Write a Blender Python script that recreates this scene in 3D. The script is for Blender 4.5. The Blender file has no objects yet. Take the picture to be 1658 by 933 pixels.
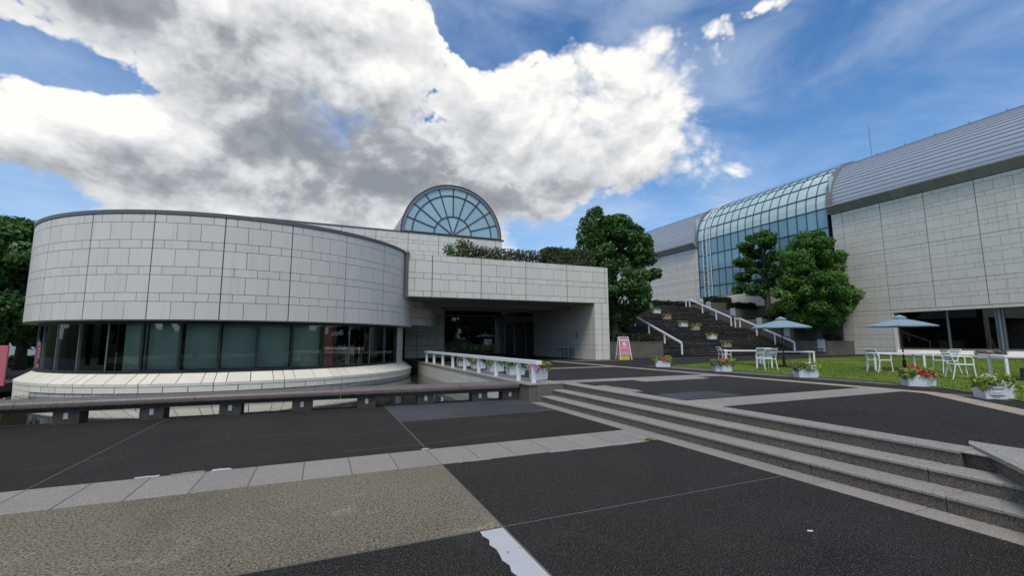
import bpy, bmesh, math, random
import numpy as np
from mathutils import Vector, Matrix

random.seed(7)
RNG = np.random.default_rng(11)
S = bpy.context.scene
COL = S.collection
rad = math.radians

# ------------------------------------------------------------------ camera
EYE = 1.6
def cam_axes(yaw, pitch, roll):
    f = Vector((math.sin(yaw)*math.cos(pitch), math.cos(yaw)*math.cos(pitch), math.sin(pitch)))
    r = Vector((math.cos(yaw), -math.sin(yaw), 0)); u = r.cross(f)
    c, s = math.cos(roll), math.sin(roll)
    return c*r+s*u, -s*r+c*u, f
CR, CU, CF = cam_axes(rad(23.296), rad(6.857), rad(-0.208))
cam = bpy.data.cameras.new('camera'); cam_o = bpy.data.objects.new('camera', cam); COL.objects.link(cam_o)
cam.sensor_width = 36; cam.lens = 714.17/1658*36; cam.clip_end = 5000; cam.clip_start = 0.05
M = Matrix(((CR.x, CU.x, -CF.x, 0), (CR.y, CU.y, -CF.y, 0), (CR.z, CU.z, -CF.z, EYE), (0, 0, 0, 1)))
cam_o.matrix_world = M
S.camera = cam_o

# ------------------------------------------------------------------ node helpers
class NT:
    def __init__(s, tree): s.t = tree; s.n = tree.nodes; s.l = tree.links
    def new(s, typ, **kw):
        n = s.n.new(typ)
        for k, v in kw.items(): setattr(n, k, v)
        return n
    def put(s, sock, v):
        if v is None: return
        if isinstance(v, bpy.types.NodeSocket): s.l.new(v, sock)
        else: sock.default_value = v
    def m(s, op, a, b=None, c=None, clamp=False):
        n = s.new('ShaderNodeMath', operation=op, use_clamp=clamp)
        for i, v in enumerate((a, b, c)): s.put(n.inputs[i], v)
        return n.outputs[0]
    def vm(s, op, a, b=None, scale=None):
        n = s.new('ShaderNodeVectorMath', operation=op)
        s.put(n.inputs[0], a); s.put(n.inputs[1], b)
        if scale is not None: s.put(n.inputs['Scale'], scale)
        return n.outputs['Value'] if op in ('LENGTH', 'DOT_PRODUCT') else n.outputs[0]
    def noise(s, vec, scale, detail=4, rough=.55, dist=0, out='Fac'):
        n = s.new('ShaderNodeTexNoise'); s.put(n.inputs['Vector'], vec)
        n.inputs['Scale'].default_value = scale; n.inputs['Detail'].default_value = detail
        n.inputs['Roughness'].default_value = rough; n.inputs['Distortion'].default_value = dist
        return n.outputs[out]
    def ramp(s, fac, stops, interp='LINEAR'):
        n = s.new('ShaderNodeValToRGB'); s.put(n.inputs[0], fac); e = n.color_ramp.elements
        n.color_ramp.interpolation = interp
        while len(e) < len(stops): e.new(.5)
        for el, (p, c) in zip(e, stops):
            el.position = p; el.color = (*c, 1) if len(c) == 3 else c
        return n.outputs[0]
    def mix(s, fac, a, b, blend='MIX'):
        n = s.new('ShaderNodeMix', data_type='RGBA', blend_type=blend)
        s.put(n.inputs[0], fac); s.put(n.inputs[6], a if isinstance(a, bpy.types.NodeSocket) else (*a[:3], 1)); s.put(n.inputs[7], b if isinstance(b, bpy.types.NodeSocket) else (*b[:3], 1))
        return n.outputs[2]
    def sstep(s, v, lo, hi):
        n = s.new('ShaderNodeMapRange', interpolation_type='SMOOTHSTEP')
        s.put(n.inputs[0], v); n.inputs[1].default_value = lo; n.inputs[2].default_value = hi
        return n.outputs[0]

# ------------------------------------------------------------------ sky
SUN_AZ, SUN_EL = -150.0, 58.0        # azimuth from +Y towards +X
world = bpy.data.worlds.new('World'); S.world = world; world.use_nodes = True
W = NT(world.node_tree); W.n.clear()
sky = W.new('ShaderNodeTexSky', sky_type='NISHITA'); sky.sun_disc = False
sky.sun_elevation = rad(SUN_EL); sky.sun_rotation = rad(SUN_AZ); sky.altitude = 50; sky.air_density = 1.15; sky.dust_density = .6; sky.ozone_density = 2.2
tc = W.new('ShaderNodeTexCoord'); d0 = W.vm('NORMALIZE', tc.outputs['Generated'])
BLOBS = [  # azimuth, elevation, half widths (deg), weight
 (0, 26, 24, 11, 1.0), (42, 30, 8, 6.5, .95), (30, 27, 12, 8, .95), (43, 22, 9, 5, .7), (-20, 18.5, 18, 4.2, 1.3),
 (-16, 36, 26, 8, 1.7), (-2, 14, 18, 8, 1.15), (22, 18, 12, 6, .75), (50, 19.5, 4, 3.5, .8), (56, 34.8, 6.5, 1.8, 1.0),
 (-24, 24.3, 6.5, 1.7, -1.6), (-27, 13, 6, 2.7, -1.5), (21, 37.5, 8, 3.8, -2.1), (39, 40, 15, 4.0, -1.9),
 (73, 24, 20, 20, -1.9), (40, 14.0, 14, 4.2, -1.1), (55, 27, 6, 5, -1.0)]
GREY = [(5, 19.5, 15, 5, .58), (-6, 24, 12, 4, .36), (-22, 30, 12, 4, .40), (26, 17.5, 12, 3.5, .45), (-17, 17.5, 9, 1.8, .25), (12, 25, 8, 4, .30), (33, 23, 7, 2.2, .22), (-3, 35, 10, 3, .25)]
def gauss_sum(az, el, blobs):
    tot = None
    for a, e, sa, se, w in blobs:
        p = W.m('DIVIDE', W.m('SUBTRACT', az, a), sa); q = W.m('DIVIDE', W.m('SUBTRACT', el, e), se)
        g = W.m('MULTIPLY', W.m('EXPONENT', W.m('MULTIPLY', W.m('ADD', W.m('MULTIPLY', p, p), W.m('MULTIPLY', q, q)), -1)), w)
        tot = g if tot is None else W.m('ADD', tot, g)
    return tot
def density(dv):
    sp = W.new('ShaderNodeSeparateXYZ'); W.l.new(dv, sp.inputs[0])
    az = W.m('MULTIPLY', W.m('ARCTAN2', sp.outputs[0], sp.outputs[1]), 180/math.pi)
    el = W.m('MULTIPLY', W.m('ARCSINE', sp.outputs[2]), 180/math.pi)
    tot = gauss_sum(az, el, BLOBS)
    st = W.vm('MULTIPLY', dv, (1, 1, 1.4))
    wv = W.vm('SUBTRACT', W.noise(st, 5, 3, .5, 0, 'Color'), (.5, .5, .5)); sw = W.vm('ADD', st, W.vm('SCALE', wv, scale=.10))
    n1 = W.noise(sw, 3.2, 2, .5); n3 = W.noise(sw, 26, 7, .6)
    vo = W.new('ShaderNodeTexVoronoi', feature='F1'); W.l.new(sw, vo.inputs['Vector']); vo.inputs['Scale'].default_value = 7.5; vo.inputs['Detail'].default_value = 3.0; vo.inputs['Roughness'].default_value = .52; vo.inputs['Lacunarity'].default_value = 2.3; vo.normalize = False
    n2 = W.m('SUBTRACT', 1.28, vo.outputs['Distance'])
    body = W.m('ADD', W.m('ADD', tot, .22), W.m('MULTIPLY', W.m('SUBTRACT', n1, .47), 1.5))
    lump = W.m('ADD', W.m('MULTIPLY', W.m('SUBTRACT', n2, .5), 1.5), W.m('MULTIPLY', W.m('SUBTRACT', n3, .5), .6))
    return W.m('ADD', body, lump), az, el, n2
den, az, el, n2 = density(d0)
k_ = .04
sunv = tuple(c*k_ for c in (math.sin(rad(SUN_AZ))*math.cos(rad(SUN_EL)), math.cos(rad(SUN_AZ))*math.cos(rad(SUN_EL)), math.sin(rad(SUN_EL))))
den2 = density(W.vm('NORMALIZE', W.vm('ADD', d0, sunv)))[0]
soft = W.m('ADD', .24, W.m('MULTIPLY', W.sstep(W.noise(d0, 3.5, 2, .5), .35, .72), 1.1))
mask = W.sstep(W.m('DIVIDE', W.m('SUBTRACT', den, .02), soft), 0, 1)
grey = W.m('ADD', gauss_sum(az, el, GREY), W.m('MULTIPLY', W.sstep(W.noise(W.vm('MULTIPLY', d0, (1, 1, 1.6)), 2.4, 2, .5), .42, .72), .30))
thick = W.m('MULTIPLY', grey, W.sstep(den, .15, 1.15))
relief = W.m('MULTIPLY', W.m('SUBTRACT', den, den2), .38)
shade = W.m('ADD', W.m('SUBTRACT', .86, thick), relief)
shade = W.m('MINIMUM', W.m('MAXIMUM', shade, 0), 1)
ccol = W.ramp(shade, [(0, (1.7, 1.85, 2.1)), (.28, (2.35, 2.5, 2.72)), (.55, (4.0, 4.1, 4.25)), (.80, (5.2, 5.25, 5.3)), (1, (6.3, 6.2, 6.05))])
# thin high veil, soft
veil = W.sstep(W.noise(W.vm('ADD', W.vm('MULTIPLY', d0, (1.0, 1.6, 3.0)), (.3, .1, .0)), 2.3, 7, .58, .45), .36, .80)
low = W.sstep(el, 30, 4)
skyc = W.mix(W.m('MULTIPLY', veil, .52), W.mix(1.0, sky.outputs[0], (.42, .70, .94), 'MULTIPLY'), (4.4, 5.0, 5.8))
skyc = W.mix(W.m('MULTIPLY', low, .22), skyc, (4.2, 5.2, 6.2))
fin = W.mix(mask, skyc, ccol)
bg = W.new('ShaderNodeBackground'); W.l.new(fin, bg.inputs[0]); bg.inputs[1].default_value = .1
world.cycles.sampling_method = 'MANUAL'; world.cycles.sample_map_resolution = 512
wo = W.new('ShaderNodeOutputWorld'); W.l.new(bg.outputs[0], wo.inputs[0])

sun = bpy.data.lights.new('sun', 'SUN'); sun.energy = 1.4; sun.angle = rad(22); sun.color = (1, .93, .82)
sun_o = bpy.data.objects.new('sun', sun); COL.objects.link(sun_o)
sv = Vector((math.sin(rad(SUN_AZ))*math.cos(rad(SUN_EL)), math.cos(rad(SUN_AZ))*math.cos(rad(SUN_EL)), math.sin(rad(SUN_EL))))
sun_o.rotation_euler = sv.to_track_quat('Z', 'Y').to_euler(); sun_o.location = sv*60

S.view_settings.view_transform = 'Standard'; S.view_settings.look = 'None'
S.view_settings.exposure = 0.68; S.view_settings.gamma = 1; S.view_settings.use_curve_mapping = False
S.render.engine = 'CYCLES'; S.cycles.max_bounces = 7; S.cycles.transparent_max_bounces = 10
S.cycles.use_denoising = True

# ------------------------------------------------------------------ materials
MATS = {}
def mat(name, col, rough=.6, metal=0, var=0.0, nscale=6, ndet=5, spec=.5, bump=0, bscale=60, obj_var=0, speck=None, coat=0):
    """principled with noise colour variation; speck=(scale, threshold, colour, amount)"""
    m = bpy.data.materials.new(name); m.use_nodes = True; t = NT(m.node_tree); b = t.n['Principled BSDF']
    g = t.new('ShaderNodeNewGeometry').outputs['Position']
    c = t.mix(0, col, col)
    if var:
        f = t.noise(g, nscale, ndet, .6)
        c = t.mix(f, [x*(1-var) for x in col], [min(1, x*(1+var)) for x in col])
    if speck:
        for sc, th, sc_col, am in (speck if isinstance(speck, list) else [speck]):
            f = t.sstep(t.noise(g, sc, 2, .6), th, th+.06)
            c = t.mix(t.m('MULTIPLY', f, am), c, sc_col)
    if obj_var:
        oi = t.new('ShaderNodeObjectInfo').outputs['Random']
        k = t.m('ADD', 1-obj_var, t.m('MULTIPLY', oi, 2*obj_var))
        c = t.vm('SCALE', c, scale=k)
    t.l.new(c, b.inputs['Base Color'])
    b.inputs['Roughness'].default_value = rough; b.inputs['Metallic'].default_value = metal
    b.inputs['Specular IOR Level'].default_value = spec; b.inputs['Coat Weight'].default_value = coat
    if bump:
        bn = t.new('ShaderNodeBump'); bn.inputs['Strength'].default_value = bump; bn.inputs['Distance'].default_value = .01
        t.l.new(t.noise(g, bscale, 4, .65), bn.inputs['Height']); t.l.new(bn.outputs[0], b.inputs['Normal'])
    MATS[name] = m
    return m
def tile_mat(name, col, obj_var, streak):
    m = bpy.data.materials.new(name); m.use_nodes = True; t = NT(m.node_tree); p = t.n['Principled BSDF']
    g = t.new('ShaderNodeNewGeometry').outputs['Position']
    c = t.mix(t.noise(g, .9, 5, .6), [x*.93 for x in col], [x*1.05 for x in col])
    st = t.sstep(t.noise(t.vm('MULTIPLY', g, (2.6, 2.6, .22)), 1.6, 6, .65, .3), .50, .74)
    c = t.mix(t.m('MULTIPLY', st, streak), c, [x*y for x, y in zip(col, (.62, .60, .55))])
    oi = t.new('ShaderNodeObjectInfo').outputs['Random']
    c = t.vm('SCALE', c, scale=t.m('ADD', 1-obj_var, t.m('MULTIPLY', oi, 2*obj_var)))
    t.l.new(c, p.inputs['Base Color']); p.inputs['Roughness'].default_value = .45
    MATS[name] = m
tile_mat('tile', (.71, .65, .56), .035, .30)
mat('tile_warm', (.56, .50, .44), .5, var=.07, nscale=1.3, obj_var=.05)
mat('ledge_tile', (.80, .73, .58), .5, var=.10, nscale=2.2, obj_var=.05)
mat('joint', (.085, .08, .075), .9)
mat('coping', (.13, .12, .115), .45, var=.12, nscale=3)
mat('coping_brown', (.16, .13, .115), .45, var=.12, nscale=3)
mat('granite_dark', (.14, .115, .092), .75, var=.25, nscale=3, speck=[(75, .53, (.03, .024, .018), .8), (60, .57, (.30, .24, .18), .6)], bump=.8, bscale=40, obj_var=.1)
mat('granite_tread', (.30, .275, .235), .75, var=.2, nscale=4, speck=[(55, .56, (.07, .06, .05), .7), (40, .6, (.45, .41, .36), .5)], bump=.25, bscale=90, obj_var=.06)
mat('granite_rail', (.16, .125, .105), .40, var=.25, nscale=4, speck=[(60, .53, (.022, .017, .014), .8), (55, .6, (.34, .27, .23), .5)], bump=.1)
mat('granite_block', (.055, .048, .038), .7, var=.3, nscale=5, speck=[(50, .54, (.01, .009, .008), .8), (45, .6, (.16, .14, .11), .6)], bump=.4, bscale=60)
mat('granite_band', (.28, .245, .205), .75, var=.14, nscale=2.5, speck=[(55, .55, (.10, .085, .075), .7), (48, .58, (.46, .42, .38), .6)], bump=.2, bscale=110, obj_var=.07)
def ground_mat(name, a, b, specks, bumpk, nsc=.55, obj_var=.06):
    m = bpy.data.materials.new(name); m.use_nodes = True; t = NT(m.node_tree); p = t.n['Principled BSDF']
    g = t.new('ShaderNodeNewGeometry').outputs['Position']
    c = t.mix(t.noise(g, nsc, 6, .65, .4), a, b)
    st = t.sstep(t.noise(t.vm('MULTIPLY', g, (1, 1, 1)), .9, 8, .7, 1.2), .55, .75)
    c = t.mix(t.m('MULTIPLY', st, .65), c, [x*1.8 for x in b])
    c = t.mix(t.m('MULTIPLY', t.sstep(t.noise(g, .33, 4, .6, .8), .48, .66), .5), c, [x*.55 for x in a])
    c = t.mix(t.m('MULTIPLY', t.sstep(t.noise(t.vm('MULTIPLY', g, (.5, 2.2, 1)), 1.4, 6, .7, 1.0), .60, .74), .45), c, [min(1, x*2.0+.012) for x in b])
    for sc, th, col, am in specks:
        c = t.mix(t.m('MULTIPLY', t.sstep(t.noise(g, sc, 2, .6), th, th+.05), am), c, col)
    oi = t.new('ShaderNodeObjectInfo').outputs['Random']
    c = t.vm('SCALE', c, scale=t.m('ADD', 1-obj_var, t.m('MULTIPLY', oi, 2*obj_var)))
    t.l.new(c, p.inputs['Base Color'])
    t.l.new(t.m('ADD', .72, t.m('MULTIPLY', st, .2)), p.inputs['Roughness']); p.inputs['Specular IOR Level'].default_value = .08
    bn = t.new('ShaderNodeBump'); bn.inputs['Strength'].default_value = bumpk; bn.inputs['Distance'].default_value = .012
    t.l.new(t.noise(g, 85, 3, .7), bn.inputs['Height']); t.l.new(bn.outputs[0], p.inputs['Normal'])
    MATS[name] = m
ground_mat('asphalt', (.0165, .0142, .0122), (.040, .0345, .0295), [(14, .58, (.044, .040, .036), .55), (52, .56, (.060, .055, .050), .7), (95, .59, (.20, .19, .175), .75), (60, .55, (.005, .005, .005), .7)], .9)
ground_mat('asphalt_brown', (.0165, .0138, .0112), (.041, .0335, .0265), [(14, .57, (.046, .039, .032), .65), (52, .56, (.060, .052, .044), .7), (95, .59, (.18, .16, .14), .7), (60, .55, (.005, .0045, .004), .7)], .9)
ground_mat('asphalt_grey', (.055, .056, .06), (.085, .085, .09), [(95, .6, (.17, .17, .17), .5)], .5)
ground_mat('beige_aggregate', (.19, .158, .108), (.34, .288, .20), [(42, .52, (.06, .048, .034), .75), (50, .56, (.42, .37, .27), .7), (90, .55, (.07, .055, .04), .7)], 1.0)
mat('tan_tile', (.36, .29, .20), .8, var=.2, nscale=5, obj_var=.08)
mat('joint_line', (.13, .125, .115), .9, var=.2)
mat('white_paint', (.46, .47, .46), .7, var=.12, nscale=9, speck=[(9, .66, (.12, .12, .12), .8), (40, .66, (.3, .3, .3), .5)])
mat('cement', (.27, .255, .23), .85, var=.25, nscale=6)
mat('concrete', (.13, .12, .095), .85, var=.45, nscale=1.6, ndet=8, bump=.2, bscale=20)
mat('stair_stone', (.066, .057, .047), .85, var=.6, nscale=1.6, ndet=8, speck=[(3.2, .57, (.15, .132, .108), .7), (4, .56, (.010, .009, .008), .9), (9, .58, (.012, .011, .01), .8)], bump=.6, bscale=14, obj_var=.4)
mat('stair_riser', (.026, .022, .018), .9, var=.6, nscale=2.5, ndet=8, speck=[(2.6, .58, (.10, .088, .07), .6)])  # darker stair stone, shading of the risers put into the colour
mat('roof_metal', (.41, .435, .475), .46, metal=.45, var=.06, nscale=2, obj_var=.03)
mat('eave_metal', (.32, .31, .29), .5, metal=.2, var=.12, nscale=3, obj_var=.1)
mat('arch_band', (.22, .20, .20), .45, metal=.3, var=.08)
mat('mullion_dark', (.022, .023, .024), .4)
mat('mullion_hall', (.07, .075, .08), .4, metal=.3)
mat('mullion_brown', (.05, .042, .038), .4)
mat('mullion_grey', (.22, .23, .23), .4, metal=.5)
mat('white_metal', (.84, .84, .83), .35, var=.04, nscale=4)
mat('black_metal', (.015, .015, .016), .45)
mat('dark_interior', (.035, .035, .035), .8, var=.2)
mat('interior_floor', (.07, .06, .05), .5, var=.2)
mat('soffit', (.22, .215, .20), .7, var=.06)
mat('blind', (.60, .62, .53), .85, var=.05, nscale=2)
mat('red_column', (.72, .17, .11), .5, var=.12)
mat('planter_concrete', (.70, .71, .71), .8, var=.10, nscale=12, speck=[(60, .58, (.33, .34, .36), .6)], bump=.25, bscale=60)
mat('planter_terracotta', (.42, .31, .19), .8, var=.12, nscale=8)
mat('soil', (.03, .022, .015), .95, var=.3)
mat('umbrella_cloth', (.22, .31, .345), .8, var=.05, nscale=4)
mat('bark', (.085, .065, .05), .9, var=.4, nscale=7, ndet=8, bump=.8, bscale=18)
mat('pink', (.60, .16, .20), .5, var=.05)
mat('yellow', (.66, .50, .06), .5, var=.1)
mat('light_grey', (.40, .42, .45), .5, var=.05)
mat('lamp_lens', (.42, .43, .45), .3)
mat('blue_ink', (.28, .36, .55), .6, var=.5, nscale=9)
mat('brown_ink', (.18, .10, .06), .6, var=.5, nscale=14)
mat('poster_white', (.68, .69, .70), .5, var=.03)
mat('ground_far', (.10, .10, .07), .9, var=.3, nscale=.2)
mat('grass_soil', (.13, .175, .025), .95, var=.45, nscale=.8, ndet=8, speck=[(14, .56, (.17, .17, .045), .5)])
mat('wooded', (.03, .05, .018), .95, var=.5, nscale=.25, ndet=8)
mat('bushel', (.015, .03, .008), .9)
mat('petal_red', (.55, .05, .05), .6, var=.2, nscale=40)
mat('petal_pink', (.62, .20, .34), .6, var=.2, nscale=40)
mat('petal_white', (.72, .73, .66), .6, var=.1, nscale=40)
mat('petal_orange', (.50, .14, .06), .6, var=.2, nscale=40)
mat('far_wall', (.42, .45, .46), .7, var=.08)
def leaf_mat(name, dark, light, trans=.25):
    m = bpy.data.materials.new(name); m.use_nodes = True; t = NT(m.node_tree); p = t.n['Principled BSDF']
    a = t.new('ShaderNodeAttribute', attribute_name='rnd').outputs['Fac']
    c = t.mix(a, dark, light)
    t.l.new(c, p.inputs['Base Color']); p.inputs['Roughness'].default_value = .5; p.inputs['Specular IOR Level'].default_value = .35
    tr = t.new('ShaderNodeBsdfTranslucent'); t.l.new(t.vm('SCALE', c, scale=1.3), tr.inputs[0])
    mx = t.new('ShaderNodeMixShader'); mx.inputs[0].default_value = trans
    t.l.new(p.outputs[0], mx.inputs[1]); t.l.new(tr.outputs[0], mx.inputs[2]); t.l.new(mx.outputs[0], t.n['Material Output'].inputs[0])
    MATS[name] = m
leaf_mat('leaf_deep', (.024, .074, .015), (.10, .195, .036))
leaf_mat('leaf_mid', (.028, .098, .014), (.125, .25, .034))
leaf_mat('leaf_pine', (.024, .084, .015), (.095, .19, .034))
leaf_mat('leaf_hedge', (.040, .065, .020), (.13, .13, .050))
leaf_mat('leaf_dark_hedge', (.018, .030, .010), (.050, .055, .022))
leaf_mat('leaf_lime', (.12, .19, .025), (.36, .42, .08))
leaf_mat('leaf_dull', (.09, .12, .04), (.25, .27, .12))
leaf_mat('grass_blade', (.11, .18, .018), (.29, .36, .05), .25)
def glass_mat(name, tint, refl=.06, ior=1.5, gcol=(1, 1, 1), rough=.01):
    m = bpy.data.materials.new(name); m.use_nodes = True; t = NT(m.node_tree); t.n.remove(t.n['Principled BSDF'])
    tr = t.new('ShaderNodeBsdfTransparent'); tr.inputs[0].default_value = (*tint, 1)
    gl = t.new('ShaderNodeBsdfGlossy'); gl.inputs['Roughness'].default_value = rough; gl.inputs[0].default_value = (*gcol, 1)
    fr = t.new('ShaderNodeFresnel'); fr.inputs[0].default_value = ior
    f = t.m('ADD', t.m('MULTIPLY', fr.outputs[0], 1.0), refl, clamp=True)
    mx = t.new('ShaderNodeMixShader'); t.l.new(f, mx.inputs[0]); t.l.new(tr.outputs[0], mx.inputs[1]); t.l.new(gl.outputs[0], mx.inputs[2])
    t.l.new(mx.outputs[0], t.n['Material Output'].inputs[0]); MATS[name] = m
glass_mat('glass_cafe', (.86, .90, .86), .02)
glass_mat('glass_dark', (.25, .28, .28), .03)
glass_mat('glass_hall', (.72, .86, .88), .22, gcol=(.80, .92, .94))
mat('glass_frosted', (.50, .64, .63), .2, var=.12, nscale=1.1, obj_var=.06, spec=.7, coat=.4)
mat('hall_blue', (.42, .56, .58), .7, var=.2, nscale=.4)
mat('glass_teal', (.34, .47, .50), .06, var=.10, nscale=.5, spec=.9, obj_var=.08, coat=.3)
mat('glass_blue', (.21, .36, .42), .05, var=.12, nscale=.4, spec=.9, obj_var=.12, coat=.3)
def water_mat():
    m = bpy.data.materials.new('water'); m.use_nodes = True; t = NT(m.node_tree); p = t.n['Principled BSDF']
    p.inputs['Base Color'].default_value = (.030, .032, .022, 1); p.inputs['Roughness'].default_value = .03; p.inputs['IOR'].default_value = 1.33
    p.inputs['Specular IOR Level'].default_value = .8
    g = t.new('ShaderNodeNewGeometry').outputs['Position']
    bn = t.new('ShaderNodeBump'); bn.inputs['Strength'].default_value = .05; bn.inputs['Distance'].default_value = .02
    t.l.new(t.noise(g, 3.5, 3, .5), bn.inputs['Height']); t.l.new(bn.outputs[0], p.inputs['Normal']); MATS['water'] = m
water_mat()

# ------------------------------------------------------------------ geometry helpers
class MB:
    """collects faces; build() links them as ONE mesh object"""
    def __init__(s): s.v = []; s.f = []
    def quad(s, *p):
        i = len(s.v); s.v += [tuple(q) for q in p]; s.f.append(tuple(range(i, i+len(p)))); return s
    def box(s, x0, y0, z0, x1, y1, z1):
        i = len(s.v); s.v += [(x, y, z) for z in (z0, z1) for x, y in ((x0, y0), (x1, y0), (x1, y1), (x0, y1))]
        s.f += [tuple(i+k for k in q) for q in ((3, 2, 1, 0), (4, 5, 6, 7), (0, 1, 5, 4), (1, 2, 6, 5), (2, 3, 7, 6), (3, 0, 4, 7))]; return s
    def cbox(s, x0, y0, z0, x1, y1, z1, c=.01):
        """box with chamfered edges on all vertical and top edges"""
        i = len(s.v)
        def ring(x0, y0, x1, y1, k, z): return [(x0+k, y0, z), (x1-k, y0, z), (x1, y0+k, z), (x1, y1-k, z), (x1-k, y1, z), (x0+k, y1, z), (x0, y1-k, z), (x0, y0+k, z)]
        s.v += ring(x0, y0, x1, y1, c, z0) + ring(x0, y0, x1, y1, c, z1-c) + ring(x0+c, y0+c, x1-c, y1-c, c*.6, z1)
        for r in (0, 8):
            for k in range(8):
                s.f.append((i+r+k, i+r+(k+1) % 8, i+r+8+(k+1) % 8, i+r+8+k))
        s.f += [tuple(i+k for k in range(7, -1, -1)), tuple(i+16+k for k in range(8))]; return s
    def tube(s, pts, r, n=8, cap=True):
        pts = [Vector(p) for p in pts]; i0 = len(s.v); rs = r if isinstance(r, (list, tuple)) else [r]*len(pts)
        for k, p in enumerate(pts):
            d = (pts[min(k+1, len(pts)-1)]-pts[max(k-1, 0)]).normalized()
            a = d.orthogonal().normalized() if abs(d.z) > .95 else d.cross(Vector((0, 0, 1))).normalized(); b = d.cross(a)
            s.v += [tuple(p+rs[k]*(math.cos(2*math.pi*j/n)*a+math.sin(2*math.pi*j/n)*b)) for j in range(n)]
        for k in range(len(pts)-1):
            for j in range(n):
                s.f.append((i0+k*n+j, i0+k*n+(j+1) % n, i0+(k+1)*n+(j+1) % n, i0+(k+1)*n+j))
        if cap: s.f += [tuple(i0+j for j in range(n-1, -1, -1)), tuple(i0+(len(pts)-1)*n+j for j in range(n))]
        return s
    def prism(s, prof, y0, y1, axis='y'):
        """closed profile [(a,b)] extruded along axis"""
        i = len(s.v); n = len(prof)
        for t in (y0, y1):
            s.v += [((a, t, b) if axis == 'y' else (t, a, b) if axis == 'x' else (a, b, t)) for a, b in prof]
        s.f += [tuple(i+k for k in range(n)), tuple(i+n+k for k in range(n-1, -1, -1))]
        s.f += [(i+k, i+n+k, i+n+(k+1) % n, i+(k+1) % n) for k in range(n)]; return s
    def arcbox(s, cx, cy, r0, r1, z0, z1, a0, a1, n=3, ztop1=None):
        """curved slab about (cx,cy); angle from -Y to +X; ztop1 = top height at outer radius"""
        i = len(s.v)
        for k in range(n+1):
            a = a0+(a1-a0)*k/n; sx, sy = math.sin(a), -math.cos(a)
            zo = z1 if ztop1 is None else ztop1
            s.v += [(cx+r0*sx, cy+r0*sy, z0), (cx+r1*sx, cy+r1*sy, z0), (cx+r1*sx, cy+r1*sy, zo), (cx+r0*sx, cy+r0*sy, z1)]
        for k in range(n):
            b = i+4*k
            for q in range(4): s.f.append((b+q, b+4+q, b+4+(q+1) % 4, b+(q+1) % 4))
        s.f += [(i, i+1, i+2, i+3), tuple(i+4*n+q for q in (3, 2, 1, 0))]; return s
    def mesh(s, name, m, smooth=False):
        me = bpy.data.meshes.new(name); me.from_pydata(s.v, [], s.f)
        bm = bmesh.new(); bm.from_mesh(me); bmesh.ops.recalc_face_normals(bm, faces=bm.faces); bm.to_mesh(me); bm.free()
        me.materials.append(MATS[m] if isinstance(m, str) else m)
        if smooth: me.shade_smooth()
        return me
    def build(s, name, m, parent=None, smooth=False):
        return link(name, s.mesh(name, m, smooth), parent)
def link(name, me, parent=None, loc=None, rz=None):
    o = bpy.data.objects.new(name, me); COL.objects.link(o); o.parent = parent
    if loc is not None: o.location = loc
    if rz is not None: o.rotation_euler = (0, 0, rz)
    return o
def thing(name, label, cat, loc=(0, 0, 0), rz=0, group=None):
    o = link(name, None, None, loc, rz); tag(o, label, cat, group); return o
def tag(o, label, cat, group=None):
    o['label'] = label; o['category'] = cat
    if group: o['group'] = group
    return o
def struct(o): o['kind'] = 'structure'; return o
def stuff(o): o['kind'] = 'stuff'; return o
def copy_tree(o, parent=None):
    c = o.copy(); COL.objects.link(c); c.parent = parent
    for ch in [x for x in bpy.data.objects if x.parent is o]: copy_tree(ch, c)
    return c
def box(name, m, parent, *a): return MB().box(*a).build(name, m, parent)

TILE_CACHE = {}
def tile_mesh(w, h, t, m, c=.006):
    k = (round(w, 3), round(h, 3), t, m)
    if k not in TILE_CACHE:
        b = MB(); v = b.v
        v += [(0, 0, 0), (w, 0, 0), (w, 0, h), (0, 0, h), (0, -t+c, 0), (w, -t+c, 0), (w, -t+c, h), (0, -t+c, h), (c, -t, c), (w-c, -t, c), (w-c, -t, h-c), (c, -t, h-c)]
        for a in (0, 4):
            for q in range(4): b.f.append((a+q, a+(q+1) % 4, a+4+(q+1) % 4, a+4+q))
        b.f += [(8, 9, 10, 11), (3, 2, 1, 0)]
        TILE_CACHE[k] = b.mesh('tile', m)
    return TILE_CACHE[k]
def tile_rows(top, bottom, pat, hs):
    rows = []; z = top; i = 0
    while z > bottom+.04:
        k = pat[i % len(pat)]; h = hs[k]; zb = max(bottom, z-h); rows.append((k, zb, z)); z = zb; i += 1
    return rows
def tile_specs(u0, u1, rows, bay, phase, holes=(), thick_z=(), g=.014, gb=.034):
    """list of (u,z,w,h) pieces of the small/large course pattern between u0 and u1"""
    out = []; mod = bay/3
    for kind, zb, zt in rows:
        nb0 = math.floor((u0-phase)/bay)-1; nb1 = math.ceil((u1-phase)/bay)+1
        edges = []
        for b in range(nb0, nb1+1):
            s = phase+b*bay
            edges += [(s, 1)]+([(s+mod, 0), (s+2*mod, 0)] if kind == 'L' else [(s+mod/2, 0), (s+1.5*mod, 0), (s+2.5*mod, 0)])
        edges.sort()
        for (ea, ba), (eb, bb) in zip(edges, edges[1:]):
            a = max(ea, u0); b = min(eb, u1)
            if b-a < .05: continue
            ga = (gb if ba else g)/2 if ea >= u0 else 0; gg = (gb if bb else g)/2 if eb <= u1 else 0
            gt = gb if any(abs(zt-q) < .02 for q in thick_z) else g
            p = (a+ga, zb+g/2, b-a-ga-gg, zt-zb-g/2-gt/2)
            if any(a >= h0-.01 and b <= h1+.01 and zb >= hz0-.01 and zt <= hz1+.01 for h0, h1, hz0, hz1 in holes): continue
            out.append(p)
    return out
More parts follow.
